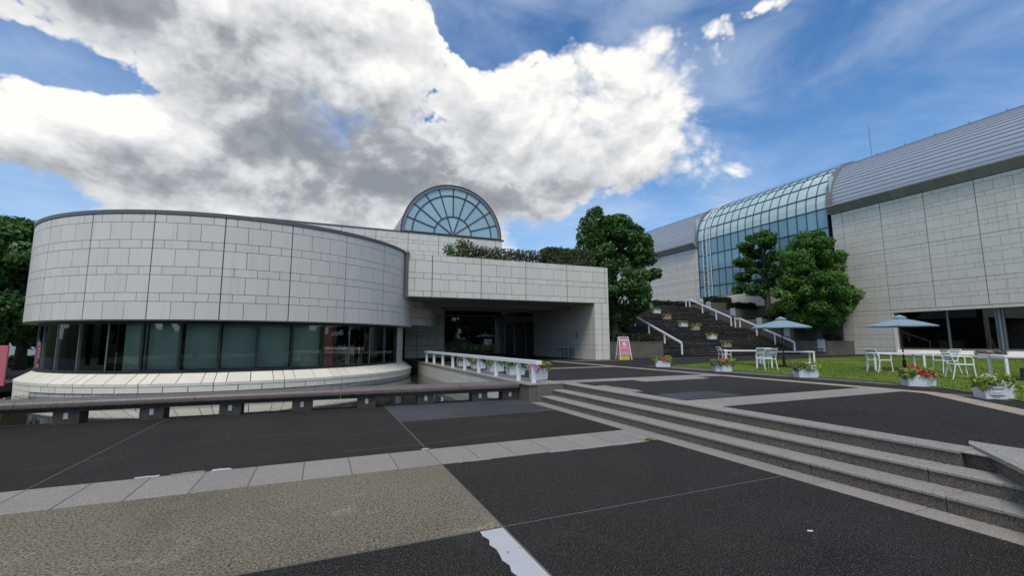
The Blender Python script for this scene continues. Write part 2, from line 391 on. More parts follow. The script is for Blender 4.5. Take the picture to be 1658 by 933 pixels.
def clad(parent, specs, origin, rz, m, t=.05, limit=None, key=None):
    """tiles as children of parent; past the limit they are joined into one part"""
    ca, sa = math.cos(rz), math.sin(rz); ox, oy = origin
    if key: specs = sorted(specs, key=key)
    lim = len(specs) if limit is None else limit
    for u, z, w, h in specs[:lim]:
        link('tile', tile_mesh(w, h, t, m), parent, (ox+u*ca, oy+u*sa, z), rz)
    rest = specs[lim:]
    if rest:
        b = MB()
        for u, z, w, h in rest:
            i = len(b.v); me = tile_mesh(w, h, t, m)
            for vv in me.vertices:
                x, y = vv.co.x+u, vv.co.y; b.v.append((ox+x*ca-y*sa, oy+x*sa+y*ca, vv.co.z+z))
            b.f += [tuple(i+k for k in p.vertices) for p in me.polygons]
        stuff(b.build('tile_cladding', m, parent))

def leaves_mesh(name, pts, nrm, size, m, aspect=1.9, jit=.7, rnd=None):
    """one small rhombus leaf for each point"""
    n = len(pts); pts = np.asarray(pts); nrm = np.asarray(nrm)
    nn = nrm+RNG.normal(0, jit, (n, 3)); nn[:, 2] += .25; nn /= np.linalg.norm(nn, axis=1)[:, None]+1e-9
    a = np.cross(nn, RNG.normal(0, 1, (n, 3))); a /= np.linalg.norm(a, axis=1)[:, None]+1e-9; b = np.cross(nn, a)
    s = (size*RNG.uniform(.6, 1.3, n))[:, None]
    v = np.stack([pts+a*s*aspect*.5, pts+b*s*.5, pts-a*s*aspect*.5, pts-b*s*.5], 1).reshape(-1, 3)
    me = bpy.data.meshes.new(name); me.vertices.add(4*n); me.vertices.foreach_set('co', v.ravel())
    me.loops.add(4*n); me.loops.foreach_set('vertex_index', np.arange(4*n, dtype=np.int32))
    me.polygons.add(n); me.polygons.foreach_set('loop_start', np.arange(0, 4*n, 4, dtype=np.int32)); me.polygons.foreach_set('loop_total', np.full(n, 4, np.int32))
    at = me.attributes.new('rnd', 'FLOAT', 'FACE'); at.data.foreach_set('value', (RNG.random(n) if rnd is None else np.clip(rnd, 0, 1)).astype(np.float32))
    me.materials.append(MATS[m]); me.update(); me.validate(); return me
def clump_leaves(clumps, per, shell=.55):
    """points through ellipsoidal clumps, dense near their surface"""
    P = []; N = []; R = []
    for (c, r) in clumps:
        r = np.asarray(r if hasattr(r, '__len__') else (r, r, r), float)
        k = int(per*np.prod(r)**(2/3)); d = RNG.normal(0, 1, (k, 3)); d /= np.linalg.norm(d, axis=1)[:, None]
        q = shell+(1-shell)*RNG.random(k)**.6; lump = 1+.16*np.sin(d[:, 0]*7+c[0]*3)*np.sin(d[:, 1]*6+c[1]*5)*np.sin(d[:, 2]*7+c[2])
        P.append(np.asarray(c)+d*r*(q*lump)[:, None]); N.append(d); R.append(np.clip(RNG.normal(.5, .22, k)+RNG.normal(0, .16), 0, 1))
    return np.concatenate(P), np.concatenate(N), np.concatenate(R)

# ================================================================== THE GROUND
PL = .45                                   # level of the upper plaza
g = MB(); g.quad((-900, -900, -1.6), (900, -900, -1.6), (900, 900, -1.6), (-900, 900, -1.6)); struct(g.build('ground', 'ground_far'))

# lower plaza: joint-coloured slab with panels laid on it
low = struct(box('lower_plaza', 'joint_line', None, -30, -16, -.6, 5.42, 11.9, -.003))
SLAB = .55
GX = [-30, -24.9, -20.5, -16.1, -11.7, -7.3, -2.9, 1.52, 5.10]
def panel(x0, y0, x1, y1, m, parent=low, z=0.0, g=.010, name='paving_panel'):
    return MB().box(x0+g, y0+g, z-.011, x1-g, y1-g, z).build(name, m, parent)
for a, b in zip(GX, GX[1:]):
    if a == 1.52:
        panel(a, 6.75, b, 9.2, 'asphalt_brown'); panel(a, 9.2, b, 11.88, 'asphalt_grey', g=.004)
    else: panel(a, 6.75, b, 11.88, 'asphalt_brown' if a < -3 else 'asphalt')
    if a < 1.5: panel(a, 3.75, b, 5.87, 'beige_aggregate', g=.006 if a != -2.9 else .01)
    else: panel(a, 3.75, b, 5.87, 'asphalt')
    ys = [3.75, -.65, -5.05, -9.45, -16]
    for y1, y0 in zip(ys, ys[1:]): panel(a, y0, b, y1, 'asphalt')
x = 1.52-SLAB*60
while x < 5.05:
    if x > -30: panel(x, 5.87, min(x+SLAB, 5.1), 6.75, 'granite_band', g=.008, name='granite_slab')
    x += SLAB
y = -15.5
while y < 11.3:                            # border strip along the foot of the steps
    panel(5.10, y, 5.42, y+.9, 'granite_band', g=.005, name='granite_slab'); y += .9
def ragged(name, x0, y0, x1, y1, m, z, parent, amp=.03, n=14, sides='LRTB'):
    pts = []
    for k in range(n): pts.append((x0+(x1-x0)*k/n, y0+(random.uniform(-amp, amp) if 'B' in sides else 0)))
    for k in range(n): pts.append((x1+(random.uniform(-amp, amp) if 'R' in sides else 0), y0+(y1-y0)*k/n))
    for k in range(n): pts.append((x1-(x1-x0)*k/n, y1+(random.uniform(-amp, amp) if 'T' in sides else 0)))
    for k in range(n): pts.append((x0+(random.uniform(-amp, amp) if 'L' in sides else 0), y1-(y1-y0)*k/n))
    b = MB(); b.v = [(p, q, z) for p, q in pts]; b.f = [tuple(range(len(pts)))]
    return b.build(name, m, parent)
ragged('paint_strip', 1.31, .2, 1.505, 3.72, 'white_paint', .0045, low, .025, 40, 'L')
ragged('paint_patch', -1.95, 6.72, -1.72, 6.80, 'white_paint', .005, low, .02, 5)
ragged('paint_patch', -1.18, 6.71, -.98, 6.80, 'white_paint', .005, low, .02, 5)
ragged('cement_patch', -1.6, 6.73, -1.25, 6.78, 'cement', .005, low, .02, 5)
ragged('paint_patch', 1.44, 6.74, 1.56, 6.80, 'white_paint', .005, low, .015, 5)
ragged('cement_patch', 3.1, 5.82, 4.9, 5.91, 'cement', .0045, low, .03, 14, 'B')
ragged('cement_patch', 1.75, 5.84, 2.35, 5.90, 'cement', .0045, low, .02, 10, 'B')
for k, (cx_, cy_, l, a) in enumerate([(1.0, 8.4, 1.0, .2), (1.2, 7.1, 1.6, .03), (-3.0, 7.9, .8, .4), (-.6, 8.8, 1.3, -.1), (2.6, 7.3, .9, .1)]):
    q = MB(); w = .006; n = 9; pts = [(cx_+(t/n-.5)*l*math.cos(a)+random.uniform(-.012, .012), cy_+(t/n-.5)*l*math.sin(a)+random.uniform(-.02, .02)) for t in range(n+1)]
    for p, r in zip(pts, pts[1:]): q.quad((p[0], p[1]-w, .003), (r[0], r[1]-w, .003), (r[0], r[1]+w, .003), (p[0], p[1]+w, .003))
    q.build('crack', 'joint_line', low)
lit = MB(); lit.cbox(-.022, -.008, 0, .022, .008, .006, .002); o = lit.build('paper_scrap', 'petal_white'); o.location = (3.85, 2.62, .0005); o.rotation_euler = (0, 0, -.5)
tag(o, 'tiny white scrap of paper lying on the dark paving', 'litter')

# upper plaza
up = struct(MB().prism([(6.2, -16), (39.3, -16), (39.3, 24.02), (16, 24.02), (16.2, 31.4), (5.28, 31.4), (5.28, 10.62), (6.2, 10.62)], -.6, PL-.003, 'z').build('upper_plaza', 'joint_line'))
def upanel(x0, y0, x1, y1, m, g=.008, name='paving_panel'): return panel(x0, y0, x1, y1, m, up, PL, g, name)
upanel(6.42, 6.65, 12.0, 10.7, 'asphalt'); upanel(6.42, 1.3, 12.0, 5.8, 'asphalt'); upanel(6.42, -16, 12.0, 1.3, 'asphalt')
upanel(6.0, 11.42, 12.0, 16.3, 'asphalt'); upanel(5.62, 16.85, 12.0, 22.7, 'asphalt_brown'); upanel(5.62, 22.7, 15.1, 31.2, 'asphalt_brown')
upanel(12.42, 1.3, 13.5, 22.6, 'asphalt'); upanel(13.5, 17.4, 39.0, 21.6, 'asphalt', .004); upanel(16.3, 21.6, 35.4, 24.0, 'asphalt', .004)
upanel(13.5, 16.2, 39.0, 17.4, 'asphalt', .004); upanel(35.4, -16, 38.2, 16.2, 'asphalt'); upanel(12.42, 22.6, 14.9, 22.72, 'granite_band')
upanel(12.42, -16, 35.4, 1.3, 'grass_soil')
x = 6.0
while x < 11.9:
    upanel(x, 10.7, min(x+.86, 12), 11.42, 'granite_band', .005, 'granite_slab')
    upanel(max(x, 6.42), 5.8, min(x+.86, 12), 6.65, 'granite_band', .005, 'granite_slab')
    upanel(x, 16.3, min(x+.86, 12), 16.85, 'granite_band', .005, 'granite_slab'); x += .86
y = -15.4
while y < 10.6: upanel(6.1, y, 6.42, min(y+1.3, 10.62), 'granite_tread', .004, 'granite_slab'); y += 1.3
y = 5.3
while y < 22.5: upanel(12.0, y, 12.42, min(y+.43, 22.6), 'tan_tile', .006, 'tan_tile'); y += .43
for k in range(17):                          # the guide line turns off at an angle
    t = MB(); t.box(-.2, -.205, PL-.011, .2, .205, PL+.004); o = t.build('tan_tile', 'tan_tile', up); o.location = (12.05-.3*k-.1, 5.1-.3*k, 0); o.rotation_euler = (0, 0, rad(-45))
ragged('cement_patch', 6.46, 8.2, 6.80, 9.7, 'granite_band', PL+.0045, up, .07, 12, 'R')
ragged('cement_patch', 8.4, 10.1, 10.9, 10.68, 'cement', PL+.0045, up, .07, 12, 'B')
ragged('worn_patch', 6.5, 6.7, 8.2, 7.6, 'asphalt_grey', PL+.004, up, .06, 12, 'TR')
ragged('worn_patch', 8.2, 6.72, 11.9, 7.6, 'asphalt_brown', PL+.004, up, .06, 12, 'TL')

# lawn: soil sheet and blades
LAWN = [(14.55, 15.9), (13.95, 6.3), (12.5, 4.55), (9.6, 1.4), (9.6, -6), (35.2, -6), (35.2, 18.4), (22, 17.2)]
b = MB(); b.v = [(x, y, PL+.015) for x, y in LAWN]; b.f = [tuple(range(len(LAWN)))]; struct(b.build('lawn_soil', 'grass_soil'))
def in_poly(P, poly):
    ins = np.zeros(len(P), bool); j = len(poly)-1
    for i in range(len(poly)):
        xi, yi = poly[i]; xj, yj = poly[j]
        ins ^= ((yi > P[:, 1]) != (yj > P[:, 1])) & (P[:, 0] < (xj-xi)*(P[:, 1]-yi)/(yj-yi+1e-9)+xi); j = i
    return ins
n = 190000
P = np.stack([RNG.uniform(9.6, 35.2, n), RNG.uniform(-1, 18.4, n)], 1); P = P[in_poly(P, LAWN) & (RNG.random(n) < np.clip(1.25-P[:, 0]/45, .3, 1))]; n = len(P)
h = RNG.uniform(.025, .062, n)*(1+.3*np.sin(P[:, 0]*1.7)*np.sin(P[:, 1]*2.3)); a = RNG.uniform(0, 2*np.pi, n); w = RNG.uniform(.007, .014, n)
base = np.c_[P, np.full(n, PL+.015)]; d = np.c_[np.cos(a), np.sin(a), np.zeros(n)]; tip = base+np.c_[RNG.normal(0, .02, (n, 2)), h]
V = np.stack([base-d*w[:, None], base+d*w[:, None], tip], 1).reshape(-1, 3)
me = bpy.data.meshes.new('lawn_grass'); me.vertices.add(3*n); me.vertices.foreach_set('co', V.ravel()); me.loops.add(3*n); me.loops.foreach_set('vertex_index', np.arange(3*n, dtype=np.int32))
me.polygons.add(n); me.polygons.foreach_set('loop_start', np.arange(0, 3*n, 3, dtype=np.int32)); me.polygons.foreach_set('loop_total', np.full(n, 3, np.int32))
edge = np.clip((P[:, 0]-13.9)/.8, 0, 1); at = me.attributes.new('rnd', 'FLOAT', 'FACE'); at.data.foreach_set('value', np.clip(RNG.normal(.45, .2, n)+.25*np.sin(P[:, 0]*.9+2)*np.sin(P[:, 1]*.8), 0, 1).astype(np.float32))
me.materials.append(MATS['grass_blade']); me.update(); me.validate()
o = stuff(link('lawn_grass', me)); o['label'] = 'short mown green lawn beside the dark plaza'; o['category'] = 'grass'

# ground behind the round building on the left
struct(box('back_pavement', 'asphalt_grey', None, -60, 23.0, -.7, -13.6, 70, -.3))
struct(box('entrance_floor', 'joint_line', None, 4.6, 31.4, -.6, 16.1, 38, PL-.02))

# ------------------------------------------------------------------ steps of the plaza
st = thing('plaza_steps', 'three granite steps joining the lower and upper plaza', 'steps', (5.45, 4, 0))
def kid(o, p):                               # parent without moving
    o.parent = p; o.matrix_parent_inverse = Matrix.Translation(-Vector(p.location)) if p.rotation_euler.z == 0 else p.matrix_world.inverted(); return o
for lv, (x0, x1, zt) in enumerate([(5.42, 5.77, .15), (5.76, 6.11, .30), (6.085, 6.42, .462)]):
    y = 10.62-[.0, .55, .2][lv]; first = True; y = 10.62
    L = [1.25, 1.05, 1.45, 1.3][lv]
    while y > (1.7, 1.95, 2.45)[lv]:
        y0 = max(y-(L*.6 if first else L), (1.7, 1.95, 2.45)[lv]); first = False
        if y-y0 > .05:
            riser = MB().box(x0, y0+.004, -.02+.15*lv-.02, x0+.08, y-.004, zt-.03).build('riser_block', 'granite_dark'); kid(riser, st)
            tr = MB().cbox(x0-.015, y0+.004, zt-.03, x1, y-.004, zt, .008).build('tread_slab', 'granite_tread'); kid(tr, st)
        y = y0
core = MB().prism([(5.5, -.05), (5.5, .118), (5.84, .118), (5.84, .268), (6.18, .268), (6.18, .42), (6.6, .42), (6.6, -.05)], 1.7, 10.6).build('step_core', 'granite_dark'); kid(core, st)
# cheek wall at the far end (pedestal) and the wedge at the near end
pd = thing('granite_pedestal', 'square granite block where the long low rail meets the steps', 'pedestal', (5.5, 11.05, 0))
kid(MB().cbox(5.06, 10.64, -.1, 6.06, 11.36, .44, .012).build('block', 'granite_dark'), pd)
kid(MB().cbox(5.02, 10.61, .44, 6.09, 11.40, .475, .008).build('cap_slab', 'granite_tread'), pd)
ck = thing('step_cheek', 'angled granite wall with a flat cap closing the end of the plaza steps', 'cheek wall', (5.9, 2.0, 0))
A = [(6.62, 2.60), (6.50, 2.55), (4.0, .60), (4.0, .1), (4.3, .1), (6.62, 2.02)]
kid(MB().prism(A, -.05, .44, 'z').build('wall', 'granite_dark'), ck)
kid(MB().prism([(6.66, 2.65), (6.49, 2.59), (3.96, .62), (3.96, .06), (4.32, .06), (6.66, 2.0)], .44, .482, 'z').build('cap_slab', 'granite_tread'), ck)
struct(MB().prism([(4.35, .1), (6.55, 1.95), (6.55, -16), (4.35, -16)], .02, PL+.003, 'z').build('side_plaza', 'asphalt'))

# ------------------------------------------------------------------ pond, low granite rail
struct(box('pond_floor', 'concrete', None, -30, 11.6, -1.5, 5.3, 31.2, -1.2))
wt = MB().quad((-9.6, 11.8, -.22), (5.24, 11.8, -.22), (5.24, 31.0, -.22), (-9.6, 31.0, -.22)).build('pond_water', 'water'); struct(wt)
w2 = MB().quad((-30, 11.8, -.62), (-9.72, 11.8, -.62), (-9.72, 23.2, -.62), (-30, 23.2, -.62)).build('lower_pond_water', 'water'); struct(w2)
tag(MB().cbox(-9.75, 11.8, -1.3, -9.5, 19.0, -.19, .02).build('pond_weir', 'ledge_tile'), 'pale weir wall between the two levels of the pond', 'weir')
ra, rb = Vector((-14.0, 12.22, 0)), Vector((5.05, 11.42, 0)); rl = (rb-ra).length; rang = math.atan2(rb.y-ra.y, rb.x-ra.x)
rail = thing('granite_rail', 'long low polished granite rail on short blocks along the pond', 'rail', ra, rang)
prof = [(.34, .475), (.16, .475), (.155, .462), (.125, .462), (.12, .475)]+[(-.14-.085*math.sin(rad(a)), .39+.085*math.cos(rad(a))) for a in range(0, 91, 15)]+[(-.225, .345), (-.19, .30), (-.13, .275), (-.12, .237), (.34, .237)]
x = 0; k = 0
while x < rl-.05:
    x1 = min(x+2.9, rl); MB().prism(prof, x+.004, x1-.004, 'x').build('rail_slab', 'granite_rail', rail); x = x1
for X in (-13.4, -11.9, -10.4, -9.0, -7.45, -6.05, -4.55, -3.17, -1.76, -.33, 1.09, 2.52, 3.95, 5.0):
    u = (X-ra.x)/math.cos(rang); u = min(u, rl-.25)
    bl = MB().cbox(u-.21, -.13, -.05, u+.21, .22, .236, .006).build('support_block', 'granite_block', rail)
    MB().box(u-.035, -.142, .10, u+.035, -.125, .22).build('foot_light', 'lamp_lens', bl)
struct(MB().box(-14, -.32, -.7, rl, -.02, -.004).build('pond_edge', 'concrete', None)).matrix_world = Matrix.Translation(ra+Vector((0, .38, -.03))) @ Matrix.Rotation(rang, 4, 'Z')
# plaza edge along the pond: tiled side wall with kerb
pe = tag(box('pond_side_wall', 'joint', None, 5.16, 11.4, -1.3, 5.27, 31.2, PL-.06), 'tiled retaining wall under the white railing beside the pond', 'wall')
y = 11.42
while y < 24.6:
    for z0, z1 in ((.13, .385), (-.28, .12)):
        link('tile', tile_mesh(.99, z1-z0, .03, 'tile'), pe, (5.158, y+.995, z0), rad(-90))
    MB().cbox(5.10, y+.004, PL-.06, 5.62, y+.996, PL+.012, .008).build('kerb_slab', 'granite_tread', pe); y += 1.0

# ================================================================== ROUND CAFE
CX, CY, RD = -3.3, 26.5, 8.05
ZT, ZB = 6.09, 2.37
cafe = thing('round_cafe_building', 'round building clad in pale tiles above a ring of glass', 'building', (CX, CY, -.3))
def ck_(o): return kid(o, cafe)
BAY = rad(15.65); PH = rad(-.4); mod = BAY/3
shell = ck_(MB().arcbox(CX, CY, RD-.35, RD-.045, ZB+.01, ZT, -math.pi, math.pi-.0001, 120).build('drum_wall', 'joint'))
ck_(MB().arcbox(CX, CY, 0.02, RD-.2, ZT-.15, ZT-.02, -math.pi, math.pi-.0001, 72).build('drum_roof', 'coping'))
def cap(a0, a1): return MB().arcbox(CX, CY, RD-.42, RD+.03, ZT, ZT+.13, a0, a1, 6)
k = 0
for b in range(-12, 12): ck_(cap(PH+b*BAY+.0006, PH+(b+1)*BAY-.0006).build('coping', 'coping'))
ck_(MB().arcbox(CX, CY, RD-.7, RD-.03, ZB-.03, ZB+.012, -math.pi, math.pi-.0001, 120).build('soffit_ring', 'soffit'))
rows = tile_rows(ZT-.01, ZB, 'SL', {'S': .30, 'L': .628})
ARC = {}
def arc_tile(width, h, r0, r1, m, ztop_out=None, n=3):
    k = (round(width, 4), round(h, 3), r0, r1, m, ztop_out)
    if k not in ARC: ARC[k] = MB().arcbox(0, 0, r0, r1, 0, h, 0, width, n, ztop_out).mesh('tile', m)
    return ARC[k]
rest = MB()
for b in range(-9, 9):
    s = PH+b*BAY; near = -5 <= b <= 4
    for kind, zb, zt in rows:
        ed = [0, mod, 2*mod, BAY] if kind == 'L' else [0, mod/2, 1.5*mod, 2.5*mod, BAY]
        for i, (e0, e1) in enumerate(zip(ed, ed[1:])):
            g0 = (.018 if i == 0 else .008)/RD; g1 = (.018 if i == len(ed)-2 else .008)/RD
            w = e1-e0-g0-g1; h = zt-zb-.016
            if near: link('tile', arc_tile(w, h, RD-.05, RD, 'tile'), shell, (CX, CY, zb+.008), s+e0+g0)
            else: rest.arcbox(CX, CY, RD-.05, RD, zb+.007, zt-.007, s+e0+g0, s+e1-g1, 2)
o = stuff(rest.build('tile_cladding', 'tile', shell))
# plinth ring with sloping ledge
RG = 7.62
pl = ck_(MB().arcbox(CX, CY, RD-1.0, RD-.05, -1.4, .19, -math.pi, math.pi-.0001, 120).build('plinth_core', 'joint'))
for b in range(-7, 6):
    s = PH+b*BAY
    for kind in ('ledge', 'fascia', 'lower', 'deep'):
        if kind == 'deep' and b > -4: continue
        ed = [0, mod, 2*mod, BAY] if kind in ('fascia', 'deep') else [0, mod/2, 1.5*mod, 2.5*mod, BAY]
        for e0, e1 in zip(ed, ed[1:]):
            gp = .0017
            if kind == 'ledge': me = arc_tile(e1-e0-2*gp, .45, RG-.05, RD+.06, 'ledge_tile', .10); z = .11
            elif kind == 'fascia': me = arc_tile(e1-e0-2*gp, .295, RD-.02, RD+.045, 'ledge_tile'); z = -.095
            elif kind == 'lower': me = arc_tile(e1-e0-2*gp, .30, RD-.06, RD+.0, 'tile_warm'); z = -.41
            else: me = arc_tile(e1-e0-2*gp, .5, RD-.06, RD+.03, 'ledge_tile'); z = -.93
            if kind == 'lower' and b < -3: me = arc_tile(e1-e0-2*gp, .30, RD-.06, RD+.04, 'ledge_tile')
            link({'ledge': 'ledge_slab', 'fascia': 'fascia_tile', 'lower': 'lower_tile', 'deep': 'lower_tile'}[kind], me, pl, (CX, CY, z), s+e0+gp)
# glazing ring: sill, panes, mullions, head
ck_(MB().arcbox(CX, CY, RG-.12, RG+.03, .53, .62, rad(-150), rad(66), 72).build('sill_rail', 'mullion_dark'))
ck_(MB().arcbox(CX, CY, RG-.10, RG+.02, ZB-.12, ZB-.03, rad(-150), rad(66), 72).build('head_rail', 'mullion_dark'))
PA = rad(9.0); a0 = rad(-.5-9*15)
pane = MB().arcbox(0, 0, RG-.035, RG-.02, .62, ZB-.12, .004, PA-.004, 4).mesh('glass_pane', 'glass_cafe')
mull = MB().arcbox(0, 0, RG-.11, RG+.012, .62, ZB-.12, -.0055, .0055, 1).mesh('mullion', 'mullion_dark')
mull_thin = MB().arcbox(0, 0, RG-.06, RG+.0, .62, ZB-.12, -.0025, .0025, 1).mesh('mullion', 'mullion_grey')
blind = MB().arcbox(0, 0, RG-.30, RG-.29, .64, ZB-.06, .006, PA-.006, 4).mesh('roller_blind', 'blind')
for k in range(22):
    a = a0+k*PA
    o = link('glass_pane', pane, None, (CX, CY, 0), a); ck_(o)
    deg = math.degrees(a)
    ck_(link('mullion', mull if -25 < deg < 32 else mull_thin, None, (CX, CY, 0), a))
    if -60 < deg < 24.5 and not (-38 < deg < -30): ck_(link('roller_blind', blind, None, (CX, CY, 0), a))
# end pier of the glazing and the closed wall behind
pier = ck_(MB().arcbox(CX, CY, RG-.4, RG+.02, -.3, ZB-.02, rad(64), rad(73), 6).build('end_pier', 'joint'))
for i, (z0, z1) in enumerate(((.2, .5), (.51, 1.12), (1.13, 1.42), (1.43, 2.03), (2.04, 2.33))):
    ck_(MB().arcbox(CX, CY, RG+.0, RG+.05, z0, z1, rad(64), rad(73), 4).build('pier_tile', 'tile'))
ck_(MB().arcbox(CX, CY, RG-.3, RG-.02, -.3, ZB, rad(73), rad(210), 40).build('rear_wall', 'tile'))
# inside: floor, ceiling, core wall, red columns, bar
ck_(MB().arcbox(CX, CY, .02, RG-.05, .40, .5, -math.pi, math.pi-.0001, 60).build('floor_slab', 'interior_floor'))
ck_(MB().arcbox(CX, CY, .02, RG-.05, ZB+.06, ZB+.2, -math.pi, math.pi-.0001, 60).build('ceiling_slab', 'soffit'))
ck_(MB().arcbox(CX, CY, 4.3, 4.5, .5, ZB+.06, rad(-150), rad(120), 60).build('inner_wall', 'dark_interior'))
for deg in (-31.8, 29.0):
    a = rad(deg); r = RG-.36
    c = MB(); pts = [(CX+r*math.sin(a), CY-r*math.cos(a), z) for z in (.5, ZB+.06)]; c.tube(pts, .27, 24, False); ck_(c.build('red_column', 'red_column', None))
ba0, ba1 = rad(35), rad(62)
ck_(MB().arcbox(CX, CY, RG-1.35, RG-1.2, .5, 1.28, ba0, ba1, 16).build('bar_front', 'black_metal'))
ck_(MB().arcbox(CX, CY, RG-1.5, RG-1.1, 1.28, 1.33, ba0, ba1, 16).build('bar_top', 'white_metal'))
ck_(MB().arcbox(CX, CY, RG-2.6, RG-2.55, 1.45, 2.3, rad(33), rad(52), 12).build('back_panel', 'blind'))
for deg, hh in ((40, .12), (41.2, .1), (43, .16), (55, .13)):
    a = rad(deg); r = RG-1.3
    cc = MB().tube([(0, 0, 0), (0, 0, hh*.25), (0, 0, hh*.7), (0, 0, hh)], [.045, .05, .03, .022], 10).build('bottle', 'poster_white', None, True); cc.location = (CX+r*math.sin(a), CY-r*math.cos(a), 1.331)
    tag(cc, 'small white bottle standing on the cafe bar', 'bottle', 'bottles on the cafe bar')
a = rad(50); r = RG-1.3
vs = thing('flower_vase', 'vase of pale dried flowers on the cafe bar', 'vase', (CX+r*math.sin(a), CY-r*math.cos(a), 1.331))
MB().tube([(0, 0, 0), (0, 0, .06), (0, 0, .14), (0, 0, .2)], [.05, .07, .045, .05], 12).build('vase', 'planter_concrete', vs, True)
p_, n_, r_ = clump_leaves([((0, 0, .36), (.15, .12, .16)), ((.12, 0, .44), .1)], 2600); link('flowers', leaves_mesh('flowers', p_, n_, .05, 'petal_white'), vs)

# ================================================================== ENTRANCE BLOCK
EY, EX0, EX1 = 22.6, 3.95, 16.22
CT, CB = 6.08, 3.88
ent = thing('entrance_block', 'tiled entrance canopy with a deep dark porch beneath it', 'building', (10, EY, PL))
def ek(o): return kid(o, ent)
can = ek(box('canopy_wall', 'joint', None, EX0, EY+.05, CB+.01, EX1-.05, EY+.5, CT-.02))
rows = tile_rows(CT, CB, 'SLSLS', {'S': .303, 'L': .645})
clad(can, tile_specs(EX0, EX1, rows, 2.70, 5.20, g=.018, gb=.04), (0, EY+.05), 0, 'tile')
ek(box('canopy_coping', 'tile', None, EX0, EY+.001, CT, EX1, EY+.55, CT+.03))
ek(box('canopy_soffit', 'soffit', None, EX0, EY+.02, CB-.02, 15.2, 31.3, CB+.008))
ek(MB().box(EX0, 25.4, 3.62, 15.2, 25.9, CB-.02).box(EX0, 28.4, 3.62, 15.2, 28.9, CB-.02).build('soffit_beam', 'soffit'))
ek(box('roof_slab', 'coping', None, EX0, EY+.5, 5.5, EX1-.06, 38, 5.75))
ek(box('side_parapet', 'tile', None, EX1-.45, EY+.5, 3.9, EX1-.001, 38, CT))
pr = ek(box('pier_wall', 'joint', None, 15.24, EY+.05, PL-.05, EX1-.05, 31.4, CB))
prow = tile_rows(CB-.005, PL, 'LSLSLSL', {'S': .31, 'L': .64})
clad(pr, tile_specs(15.2, EX1, prow, 2.70, 15.71-2.7, g=.012), (0, EY+.05), 0, 'tile')
clad(pr, tile_specs(-31.2, -EY-.06, prow, 2.70, -EY-.5, g=.012), (15.24, 0), rad(-90), 'tile', .04)
dp = ek(MB().tube([(3.86, EY-.06, CB-.02), (3.86, EY-.06, CT+.02)], .075, 12).box(3.78, EY-.15, CB-.06, 3.97, EY+.05, CB+.02).box(3.74, EY-.15, CT-.02, 3.98, EY+.05, CT+.09).build('down_pipe', 'coping_brown'))
# back of the porch
lw = ek(box('porch_wall', 'joint', None, 5.3, 30.95, -.5, 8.02, 31.3, CB))
clad(lw, tile_specs(5.3, 8.05, tile_rows(CB, -.4, 'LSLSLSL', {'S': .31, 'L': .66}), 2.2, 6.1, g=.02), (0, 30.95), 0, 'tile')
cw = ek(box('porch_side_wall', 'joint', None, 4.0, 25.6, 2.45, 4.35, 31, CB))
# curved tiled bulkhead with a stepped underside, under the canopy
cu = ek(MB().arcbox(3.0, 28.2, 3.35, 3.6, 2.55, CB-.02, rad(20), rad(86), 14).build('curved_bulkhead', 'joint'))
for i, (z0, z1, w) in enumerate(((3.55, 3.86, 8), (2.92, 3.54, 6), (2.5, 2.91, 5))):
    aa = [rad(14), rad(30), rad(46), rad(60), rad(72), rad(80), rad(87), rad(92)]
    for p, q in list(zip(aa, aa[1:]))[:w-1]:
        link('tile', MB().arcbox(3.0, 28.2, 3.6, 3.64, z0+.008, z1-.008, p+.003, q-.003, 3).mesh('tile', 'tile_warm'), cu)
ek(MB().box(6.58, 27.9, 3.55, 7.05, 28.6, CB-.02).box(6.58, 27.9, 3.3, 6.85, 28.6, 3.55).box(6.4, 27.9, 3.1, 6.62, 28.6, 3.3).build('stepped_corbel', 'tile_warm'))
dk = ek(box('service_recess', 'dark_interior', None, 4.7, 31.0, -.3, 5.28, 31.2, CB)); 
# glazed front and doors
for i in range(5):
    x0 = 8.06+.912*i
    ek(box('glass_pane', 'glass_dark', None, x0+.03, 31.04, PL+.05, x0+.885, 31.06, 3.4)); ek(box('mullion', 'mullion_dark', None, x0-.025, 31.0, PL, x0+.03, 31.12, 3.45))
ek(box('head_rail', 'mullion_grey', None, 8.05, 30.97, 3.40, 15.2, 31.12, 3.47)); ek(box('sill_rail', 'mullion_grey', None, 8.05, 31.0, PL, 12.6, 31.12, PL+.06))
for x0 in (12.62, 14.42): ek(box('door_jamb', 'mullion_grey', None, x0, 30.94, PL, x0+.07, 31.14, 3.0))
ek(box('door_head', 'mullion_grey', None, 12.62, 30.95, 2.95, 14.49, 31.13, 3.06)); ek(box('transom_panel', 'soffit', None, 12.6, 31.02, 3.06, 15.2, 31.1, 3.40))
for x0 in (12.7, 13.56):
    d_ = ek(box('door_leaf', 'glass_dark', None, x0, 31.02, PL+.05, x0+.82, 31.04, 2.94)); box('door_stile', 'mullion_grey', d_, x0+(.80 if x0 < 13 else -.02), 30.99, PL+.03, x0+(.84 if x0 < 13 else .02), 31.06, 2.95)
ek(box('glass_pane', 'glass_dark', None, 14.5, 31.04, PL+.05, 15.18, 31.06, 2.95))
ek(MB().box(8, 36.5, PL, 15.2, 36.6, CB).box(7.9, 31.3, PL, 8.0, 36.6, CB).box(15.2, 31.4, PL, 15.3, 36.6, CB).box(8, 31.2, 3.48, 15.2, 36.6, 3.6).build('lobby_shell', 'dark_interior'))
o = thing('notice_stand', 'small white notice board on a thin stand before the glass', 'notice stand', (10.9, 29.7, PL))
